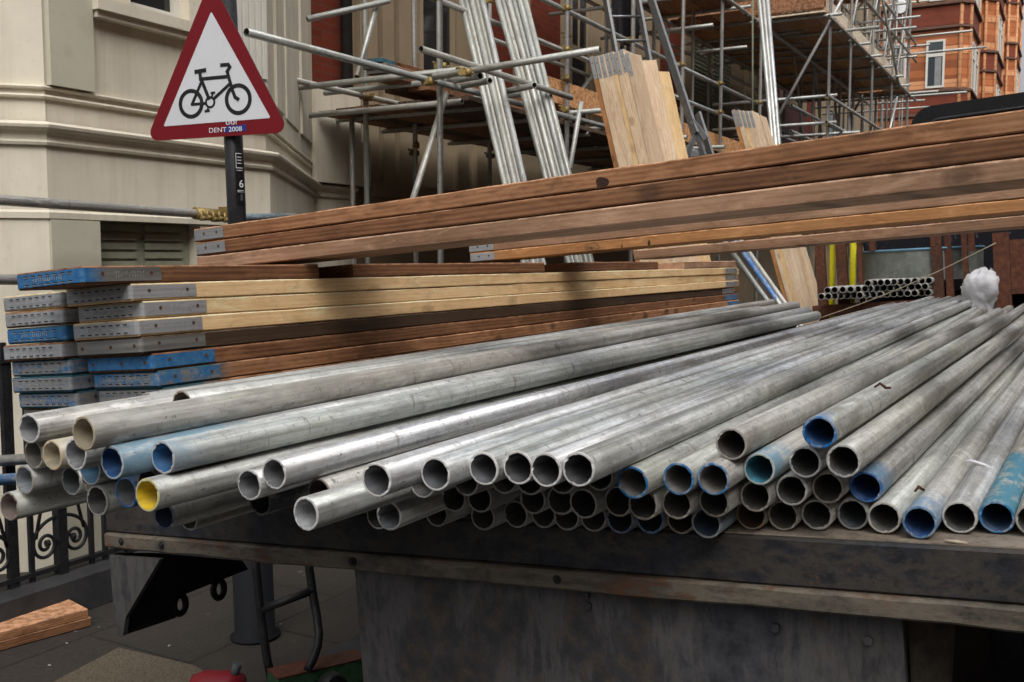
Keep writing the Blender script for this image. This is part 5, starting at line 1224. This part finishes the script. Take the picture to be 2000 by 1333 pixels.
# black cloth hanging behind the ladder
m = MB(); vs = []; nx, ny = 14, 16
for j in range(ny + 1):
    for i in range(nx + 1):
        u = i / nx; v = j / ny; w_ = 1 - 0.35 * v * v
        px = 1222 + (u - 0.5) * 62 * w_ + 4 * v; py = -40 + 122 * v + 8 * math.sin(u * 3)
        vs.append(P(px, py, 11.0 + 0.10 * math.sin(u * 13 + v * 2) * (0.4 + v) + 0.25 * math.cos((u - 0.5) * 3)))
m.add(vs, [(j * (nx + 1) + i, j * (nx + 1) + i + 1, (j + 1) * (nx + 1) + i + 1, (j + 1) * (nx + 1) + i) for j in range(ny) for i in range(nx)], 0, True)
tag(m.build('black_cloth', 'black_cloth'), 'black cloth or jacket hanging behind the long ladder', 'cloth')
a = P(1470, -20, 12.8); m = MB(); m.path([a, P(1470, 310, 12.6)], 0.012, 8)
tag(m.build('hoist_rope', 'shutter_green'), 'thin greenish rope hanging straight in front of the small board bundle', 'rope')
# round lamp on far scaffold
lc = onX(1757, 14, 26.0); lam = thing('round_floodlight', 'round white lamp with black rim high on the far scaffold corner', 'lamp', lc)
dv = Vector((-0.87, -0.45, -0.1)).normalized()
m = MB(); m.path([lc, lc + dv * 0.05, lc + dv * 0.06], [0.17, 0.17, 0.15], 24); m.build('lens', 'lamp_glass', lam)
m = MB(); m.path([lc - dv * 0.14, lc - dv * 0.02, lc + dv * 0.045], [0.08, 0.19, 0.19], 24); m.build('housing', 'black_paint', lam)
# ------------------------------------------------------------------ horizontal tubes by the bay
g = 'guard tubes fixed along the bay house'
tube_obj(onY(-60, 387, 4.22) + (onY(-60, 387, 4.22) - onY(432, 421, 4.22)) * 1.6, onY(432, 421, 4.22), 'grey green tube running across the bay house to the sign post', 0.3, g, 20)
tube_obj(onY(415, 426, 4.27), onY(575, 424, 4.6), 'blue tinged tube running right from the sign post', 0.5, g, 20, paint_len=1.0, paint_rgb=(0.10, 0.17, 0.22))
tube_obj(onY(-40, 546, 4.22) + (onY(-40, 546, 4.22) - onY(240, 549, 4.22)) * 5, onY(240, 549, 4.22), 'grey tube showing behind the topmost blue plated board', 0.3, g, 20)
tube_obj(onY(-40, 903, 3.95) + (onY(-40, 903, 3.95) - onY(120, 893, 3.95)) * 5, onY(120, 893, 3.95), 'grey tube tied low along the railing', 0.25, g, 20)
tube_obj(onY(-40, 940, 3.90) + (onY(-40, 940, 3.90) - onY(150, 928, 3.90)) * 5, onY(150, 928, 3.90), 'blue sprayed tube tied low along the railing', 0.4, g, 20, paint_len=9.0, paint_rgb=(0.02, 0.15, 0.36))
m = MB(); a = onY(380, 417, 4.22); b = onY(437, 422, 4.22); m.path([a, b], RO + 0.010, 12)
for i in range(5):
    p = a.lerp(b, (i + 0.5) / 5) + Vector((0, -0.03, -0.012 + 0.006 * (i % 2))); m.path([p + Vector((0, 0, -0.028)), p + Vector((0, 0, 0.026))], 0.010, 6); m.path([p + Vector((-0.012, -0.012, -0.012)), p + Vector((0.014, -0.012, -0.016))], 0.013, 6)
m.box(b.x - 0.02, b.x + 0.05, b.y - 0.05, b.y + 0.02, b.z - 0.02, b.z + 0.05)
tag(m.build('sleeve_coupler', 'coupler_gold'), 'brass coloured sleeve coupler joining the tubes at the sign post', 'coupler')
# ------------------------------------------------------------------ sign post
base = onZ(499, 1243, 0.0); topp = onX(441, -60, base.x)
sp = thing('road_sign', 'triangular red bordered bicycle warning sign on a black post', 'road sign', base)
ax = (topp - base).normalized()
m = MB(); m.path([base + ax * 0.9, topp], 0.038, 20); m.build('pole', 'black_paint', sp)
m = MB(); m.path([base, base + ax * 0.012, base + ax * 0.02, base + ax * 0.95, base + ax * 1.0], [0.105, 0.105, 0.084, 0.084, 0.045], 24); m.build('post_base', 'post_dark', sp)
su = Vector((0.19, -0.98, 0)).normalized(); sn = Vector((su.y, -su.x, 0)).normalized()
if sn.x > 0: sn = -sn
so = base + ax * ((onX(447, 165, base.x) - base).dot(ax)) + sn * 0.055
sv = Vector((0, 0, 1))
def S(px, py):
    d = ray(px, py); return EYE + d * ((so - EYE).dot(sn) / d.dot(sn))
def to2(p): return Vector(((p - so).dot(su), (p - so).dot(sv)))
def to3(q, off=0.0): return so + su * q[0] + sv * q[1] + sn * off
def isect(a, b, c, d):
    a, b, c, d = map(lambda p: to2(S(*p)), (a, b, c, d)); r = b - a; s = d - c
    t = ((c - a).x * s.y - (c - a).y * s.x) / (r.x * s.y - r.y * s.x); return a + r * t
c0 = isect((395, 0), (300, 240), (320, 274.5), (545, 260)); c1 = isect((320, 274.5), (545, 260), (437, 8), (553, 235)); c2 = isect((437, 8), (553, 235), (395, 0), (300, 240))
def rpoly(cs, r, n=8):
    out = []; k = len(cs)
    for i in range(k):
        p, a, b = cs[i], cs[i - 1], cs[(i + 1) % k]; u = (a - p).normalized(); v = (b - p).normalized()
        half = math.acos(max(-1, min(1, u.dot(v)))) / 2; bis = (u + v).normalized(); cen = p + bis * (r / math.sin(half)); s_ = p + u * (r / math.tan(half)); e_ = p + v * (r / math.tan(half))
        a0 = math.atan2((s_ - cen).y, (s_ - cen).x); a1 = math.atan2((e_ - cen).y, (e_ - cen).x); da = (a1 - a0 + math.pi) % (2 * math.pi) - math.pi
        out += [cen + Vector((math.cos(a0 + da * j / n), math.sin(a0 + da * j / n))) * r for j in range(n + 1)]
    return out
def flat(poly2, off, th, mat, name, parent):
    m = MB(); m.prism([to3(p, off) for p in poly2], sn, th); return m.build(name, mat, parent)
flat(rpoly([c0, c1, c2], 0.036), -0.004, 0.004, 'post_grey', 'sign_back', sp)
plate_ = flat(rpoly([c0, c1, c2], 0.035), 0.0003, 0.0010, 'sign_red', 'sign_border', sp)
i0, i1, i2 = [to2(S(*p)) for p in ((320, 247.5), (529, 231), (413, 23))]
flat(rpoly([i0, i1, i2], 0.004, 3), 0.0016, 0.0006, 'sign_white', 'sign_face', sp)
m = MB(); cnt = [0]
Z4 = lambda x, y: (290 + x / 3.704, 100 + y / 3.704)
def stroke(pts, wd):
    cnt[0] += 1; off = 0.0024 + 0.00004 * cnt[0]
    q = [to2(S(*Z4(*p))) for p in pts]
    for a, b in zip(q, q[1:]):
        d = (b - a).normalized(); nn = Vector((-d.y, d.x)) * wd / 2; d2 = d * wd * 0.35; cnt[0] += 1; off = 0.0024 + 0.00004 * cnt[0]
        m.prism([to3(p, off) for p in (a - d2 + nn, a - d2 - nn, b + d2 - nn, b + d2 + nn)], sn, 0.0004)
def ring(c, r0, r1):
    cc = to2(S(*Z4(*c))); n = 40; cnt[0] += 1; off = 0.0024 + 0.00004 * cnt[0]
    vs = [to3(cc + Vector((math.cos(2 * math.pi * k / n), math.sin(2 * math.pi * k / n))) * r, off + h) for h in (0, 0.0004) for r in (r0, r1) for k in range(n)]
    fs = []
    for k in range(n):
        j = (k + 1) % n; fs += [(k, j, n + j, n + k), (2 * n + k, 3 * n + k, 3 * n + j, 2 * n + j), (n + k, n + j, 3 * n + j, 3 * n + k), (k, 2 * n + k, 2 * n + j, j)]
    m.add(vs, fs)
pxm = (to2(S(290, 165)) - to2(S(317, 165))).length / 100.0
vm = (to2(S(430, 140)) - to2(S(430, 167))).length / 100.0
ring((311, 383), 79 * vm, 110 * vm); ring((652, 350), 84 * vm, 115 * vm); ring((449, 372), 28 * vm, 45 * vm)
wd = 27 * vm
for pts, k in (([(378, 205), (578, 186)], 1.0), ([(390, 215), (318, 388)], 0.9), ([(318, 388), (415, 380)], 0.8), ([(388, 215), (440, 345)], 1.0), ([(590, 240), (478, 345)], 0.9), ([(572, 150), (612, 290), (630, 335), (652, 350)], 1.0), ([(530, 103), (580, 100), (592, 118), (572, 150)], 1.0), ([(376, 160), (380, 205)], 1.0), ([(345, 152), (412, 140)], 1.1), ([(470, 300), (462, 335)], 0.55), ([(458, 306), (482, 302)], 0.6), ([(435, 410), (430, 432)], 0.55), ([(415, 436), (442, 432)], 0.65)):
    stroke(pts, wd * k)
m.build('bicycle_symbol', 'sign_black', sp)
def text_obj(s, size, origin, u, v, mat, name, parent, shear=0.0, cut=None, sx=1.0):
    cu = bpy.data.curves.new(name, 'FONT'); cu.body = s; cu.size = size; cu.extrude = 0.0002; cu.shear = shear
    tmp = bpy.data.objects.new('tmp', cu); C.objects.link(tmp)
    me = bpy.data.meshes.new_from_object(tmp.evaluated_get(bpy.context.evaluated_depsgraph_get()))
    bpy.data.objects.remove(tmp); bpy.data.curves.remove(cu)
    if cut is not None:
        b = bmesh.new(); b.from_mesh(me); bmesh.ops.bisect_plane(b, geom=b.verts[:] + b.edges[:] + b.faces[:], plane_co=(0, cut, 0), plane_no=(0, 1, 0), clear_outer=True); b.to_mesh(me); b.free()
    me.materials.clear(); me.materials.append(M[mat])
    n = u.cross(v).normalized(); mx = Matrix((u * sx, v, n)).transposed().to_4x4()
    for vv in me.vertices: vv.co = mx @ vv.co + (origin - parent.location)
    me.update(); o = bpy.data.objects.new(name, me); C.objects.link(o); o.parent = parent; return o
uu = su if su.cross(sv).dot(sn) > 0 else -su
q = [to2(S(*p)) for p in ((443, 247), (481, 243.5), (482, 256), (437, 259.5))]
flat(q, 0.0018, 0.0004, 'sticker_navy', 'sticker', sp)
p0, p1 = S(408.5, 260), S(481, 256); tu = (p1 - p0).normalized(); tv = sn.cross(tu).normalized()
if tv.z < 0: tv = -tv
ts = (p1 - p0).length
text_obj('DENT 2008', 0.0275, p0 + sn * 0.0026, tu, tv, 'sticker_white', 'sticker_text', sp, sx=ts / 0.0275 / 5.45)
p0 = S(441, 244.5); text_obj('udi', 0.036, p0 + sn * 0.0026, tu, tv, 'sticker_white', 'sticker_text', sp, cut=0.016, sx=1.25)
# stickers on the pole
def on_pole(px, py, off=0.0393):
    c = base + ax * ((onX(px, py, base.x) - base).dot(ax)); v = (EYE - c); v -= ax * v.dot(ax); v.normalize(); s_ = v.cross(ax).normalized()
    if s_.dot(RIGHT) < 0: s_ = -s_
    o_ = (onX(px, py, base.x) - c).dot(s_); return c, v, s_
c, v, s_ = on_pole(455, 350)
def wrap(py0, py1, a0, a1, rr_, mat, name):
    m = MB(); n = 10; vs = []
    for py in (py0, py1):
        cc = base + ax * ((onX(452, py, base.x) - base).dot(ax))
        for k in range(n + 1):
            a = rad(a0 + (a1 - a0) * k / n); vs.append(cc + v * (rr_ * math.cos(a)) + s_ * (rr_ * math.sin(a)))
    m.add(vs, [(k, k + 1, n + 2 + k, n + 1 + k) for k in range(n)], 0, True); return m.build(name, mat, sp)
wrap(300, 404, 2, 80, 0.0388, 'sticker_black', 'pole_sticker')
for y0, y1, a0, a1 in ((302, 303.5, 8, 50), (330, 331.5, 8, 55), (302, 330, 8, 11), (309, 310.5, 16, 46), (315, 316.5, 16, 46), (321, 322.5, 16, 46), (335, 336.2, 12, 50), (374, 375, 10, 60), (377, 377.8, 10, 60), (381, 394, 28, 46)):
    wrap(y0, y1, a0, a1, 0.0391, 'sticker_white' if y0 != 381 else 'post_grey', 'sticker_mark')
cc = base + ax * ((onX(456, 368, base.x) - base).dot(ax)); a = rad(26); nn = v * math.cos(a) + s_ * math.sin(a); tuu = s_ * math.cos(a) - v * math.sin(a)
text_obj('6', 0.042, cc + nn * 0.0402 - tuu * 0.004, tuu, ax, 'sticker_white', 'sticker_text', sp, sx=1.0)
# ------------------------------------------------------------------ railings left
WRL = 4.0
rail = thing('iron_railing', 'black wrought iron railing with scrolls on a stone plinth at the lower left', 'railing', onY(100, 1150, WRL))
r0 = X_(-60, 1100, WRL); r1 = r0 + 3.6
m = MB(); m.box(r0 - 2.2, r1, WRL - 0.14, WRL + 0.14, 0.002, 0.16); m.build('plinth', 'kerb_stone', rail)
zr = onY(100, 1111, WRL).z; zt = 1.16
m = MB(); m.bar((r0 - 2.2, WRL, zr), (r1, WRL, zr), 0.03, 0.022); m.build('bottom_rail', 'black_paint', rail)
m = MB(); m.bar((r0 - 2.2, WRL, zt), (r1, WRL, zt), 0.04, 0.016); m.build('top_rail', 'black_paint', rail)
xs = [X_(p, 1050, WRL) for p in (19, 60, 118, 178)]; stp = xs[3] - xs[1]
def rbar(x, w_): mm = MB(); mm.box(x - w_ / 2, x + w_ / 2, WRL - w_ / 2, WRL + w_ / 2, 0.16, zt + (0.08 if w_ > 0.025 else 0)); mm.build('bar', 'black_paint', rail)
rbar(xs[0], 0.026)
for k in range(-4, 5):
    off = k * (stp + 0.075)
    for x, w_ in ((xs[1], 0.02), (xs[2], 0.045), (xs[3], 0.02)): rbar(x + off, w_)
    cx = xs[2] + off; zb_ = zr + 0.012
    for sgn in (-1, 1):
        mm = MB(); rA = stp * 0.44; pts = []
        for i in range(15):
            a = math.pi / 2 * i / 14; pts.append((cx + sgn * rA * math.sin(a), WRL, zb_ + 0.12 + rA * 0.75 * math.cos(a)))
        cs = Vector((cx + sgn * rA * 0.56, WRL, zb_ + 0.085))
        for i in range(36):
            a = math.pi * 3.1 * i / 35; rr_ = rA * (0.44 - 0.36 * i / 35)
            pts.append((cs.x + sgn * rr_ * math.cos(a), WRL, cs.z + 0.02 - rr_ * 1.1 * math.sin(a)))
        mm.path(pts, 0.0085, 8); mm.path([(pts[-1][0] - 0.008, WRL, pts[-1][2]), (pts[-1][0] + 0.008, WRL, pts[-1][2])], 0.016, 10); mm.build('scroll', 'black_paint', rail)
        mm = MB(); pts = [(cx + sgn * stp * 0.40, WRL, zb_ + 0.14), (cx + sgn * stp * 0.30, WRL, zb_ + 0.27), (cx + sgn * stp * 0.12, WRL, zb_ + 0.40), (cx, WRL, zb_ + 0.47)]; mm.path(pts, 0.008, 8); mm.build('scroll', 'black_paint', rail)
# flecks of litter on the pavement
for i, (px, py) in enumerate(((130, 1257), (96, 1300), (193, 1226), (330, 1262), (548, 1220), (594, 1124), (628, 1240))):
    c = onZ(px, py, 0.003); m = MB(); r_ = 0.004 + 0.004 * R.random(); n_ = 6; ph = R.random() * 3
    m.prism([c + Vector((r_ * math.cos(ph + k * 1.05) * (0.5 + R.random()), r_ * math.sin(ph + k * 1.05) * (0.5 + R.random()), 0)) for k in range(n_)], (0, 0, 1), 0.002)
    tag(m.build('litter_scrap', 'litter_pale'), ['pale scrap of litter in front of the flat boards', 'pale fleck of litter nearest the bottom left corner', 'pale scrap of litter at the end of the flat boards', 'pale fleck of litter above the lit patch of paving', 'pale fleck of litter beside the sign post base', 'pale fleck of litter far under the lorry bed', 'pale fleck of litter behind the bent trolley tube'][i], 'litter', 'litter on the pavement')
# ------------------------------------------------------------------ hand trolley and odds on the pavement under the tail
tr = thing('hand_trolley', 'black tubular hand trolley with worn green base standing under the lorry tail', 'trolley', onZ(560, 1330, 0))
D_ = 3.78
m = MB(); m.path([P(494, 1040, D_), P(500, 1110, D_), P(506, 1170, D_), P(513, 1230, D_), P(522, 1290, D_), P(531, 1330, D_)], 0.0165, 12); m.build('handle_tube', 'black_paint', tr)
m = MB(); m.path([P(598, 1040, D_ + .05), P(604, 1110, D_ + .05), P(611, 1160, D_ + .05), P(619, 1205, D_ + .04), P(623, 1240, D_), P(620, 1265, D_ - .03), P(610, 1292, D_ - .08), P(600, 1310, D_ - .1)], 0.0165, 12); m.build('handle_tube', 'black_paint', tr)
m = MB(); m.path([P(511, 1191, D_), P(612, 1153, D_ + .05)], 0.016, 12); m.build('crossbar', 'black_paint', tr)
a = P(532, 1318, 3.68); b = P(705, 1278, 3.9)
m = MB(); m.bar(a - Vector((0, 0, 0.06)), b - Vector((0, 0, 0.06)), 0.10, 0.11); m.build('base_channel', 'green_paint', tr)
m = MB(); m.bar(a + Vector((0, 0, 0.001)), b + Vector((0, 0, 0.001)), 0.104, 0.006); m.build('base_lip', 'rust_iron', tr)
wc = P(650, 1340, 3.55); m = MB(); d = (b - a).normalized().cross(Vector((0, 0, 1))); m.path([wc - d * 0.03, wc + d * 0.03], 0.045, 20); m.build('wheel', 'black_paint', tr)
c = P(425, 1352, 3.55)
rb = thing('red_canister', 'glossy red plastic canister cut off by the bottom edge', 'canister', c)
m = MB(); pts = []
for k, (dx, r_) in enumerate(((-0.10, 0.02), (-0.09, 0.06), (-0.05, 0.075), (0.05, 0.075), (0.09, 0.06), (0.10, 0.02))): pts.append((c + RIGHT * dx, r_))
m.path([p for p, _ in pts], [r for _, r in pts], 18); m.build('body', 'red_plastic', rb)
m = MB(); m.path([c + RIGHT * 0.055 + Vector((0, 0, 0.05)), c + RIGHT * 0.075 + Vector((0, 0, 0.105))], 0.016, 12); m.build('spout', 'post_grey', rb)
# ------------------------------------------------------------------ world, sun, camera
wld = bpy.data.worlds.new('World'); scene.world = wld; wld.use_nodes = True
nt = wld.node_tree; nt.nodes.clear()
out = nt.nodes.new('ShaderNodeOutputWorld'); bg = nt.nodes.new('ShaderNodeBackground'); sky = nt.nodes.new('ShaderNodeTexSky')
sky.sky_type = 'NISHITA'; sky.sun_disc = False; sky.air_density = 1.0; sky.dust_density = 4.0; sky.ozone_density = 1.0
hsv = nt.nodes.new('ShaderNodeHueSaturation'); hsv.inputs['Saturation'].default_value = 0.22
SUN_D = Vector((-0.62, -0.52, 0.95)).normalized()      # towards the sun
el = math.asin(SUN_D.z); az = math.atan2(SUN_D.x, SUN_D.y)
sky.sun_elevation = el; sky.sun_rotation = az
# overcast: brighter overhead than towards the horizon
tcw = nt.nodes.new('ShaderNodeTexCoord'); sepw = nt.nodes.new('ShaderNodeSeparateXYZ'); mrw = nt.nodes.new('ShaderNodeMapRange'); mixw = nt.nodes.new('ShaderNodeVectorMath'); mixw.operation = 'SCALE'
mrw.inputs['From Min'].default_value = 0.0; mrw.inputs['From Max'].default_value = 0.9; mrw.inputs['To Min'].default_value = 0.55; mrw.inputs['To Max'].default_value = 2.1
nt.links.new(tcw.outputs['Generated'], sepw.inputs[0]); nt.links.new(sepw.outputs[2], mrw.inputs['Value'])
nt.links.new(sky.outputs[0], hsv.inputs['Color']); nt.links.new(hsv.outputs[0], mixw.inputs[0]); nt.links.new(mrw.outputs[0], mixw.inputs['Scale']); nt.links.new(mixw.outputs[0], bg.inputs[0]); nt.links.new(bg.outputs[0], out.inputs[0])
bg.inputs[1].default_value = 0.15
sl = bpy.data.lights.new('sun', 'SUN'); sl.energy = 0.95; sl.angle = rad(75); sl.color = (1.0, 0.95, 0.87)
so_ = bpy.data.objects.new('sun', sl); C.objects.link(so_); so_.rotation_euler = (-SUN_D).to_track_quat('-Z', 'Y').to_euler(); so_.location = (0, -10, 30)
cam = bpy.data.cameras.new('camera'); cam.lens = 35; cam.sensor_width = 36; cam.clip_start = 0.05; cam.clip_end = 2000
co = bpy.data.objects.new('camera', cam); C.objects.link(co)
mx = Matrix((RIGHT, UP, -FWD)).transposed().to_4x4(); mx.translation = EYE; co.matrix_world = mx
cam.dof.use_dof = True; cam.dof.focus_distance = 1.9; cam.dof.aperture_fstop = 22
scene.camera = co
scene.view_settings.view_transform = 'Standard'; scene.view_settings.look = 'None'; scene.view_settings.exposure = 0; scene.view_settings.gamma = 1
scene.render.engine = 'CYCLES'
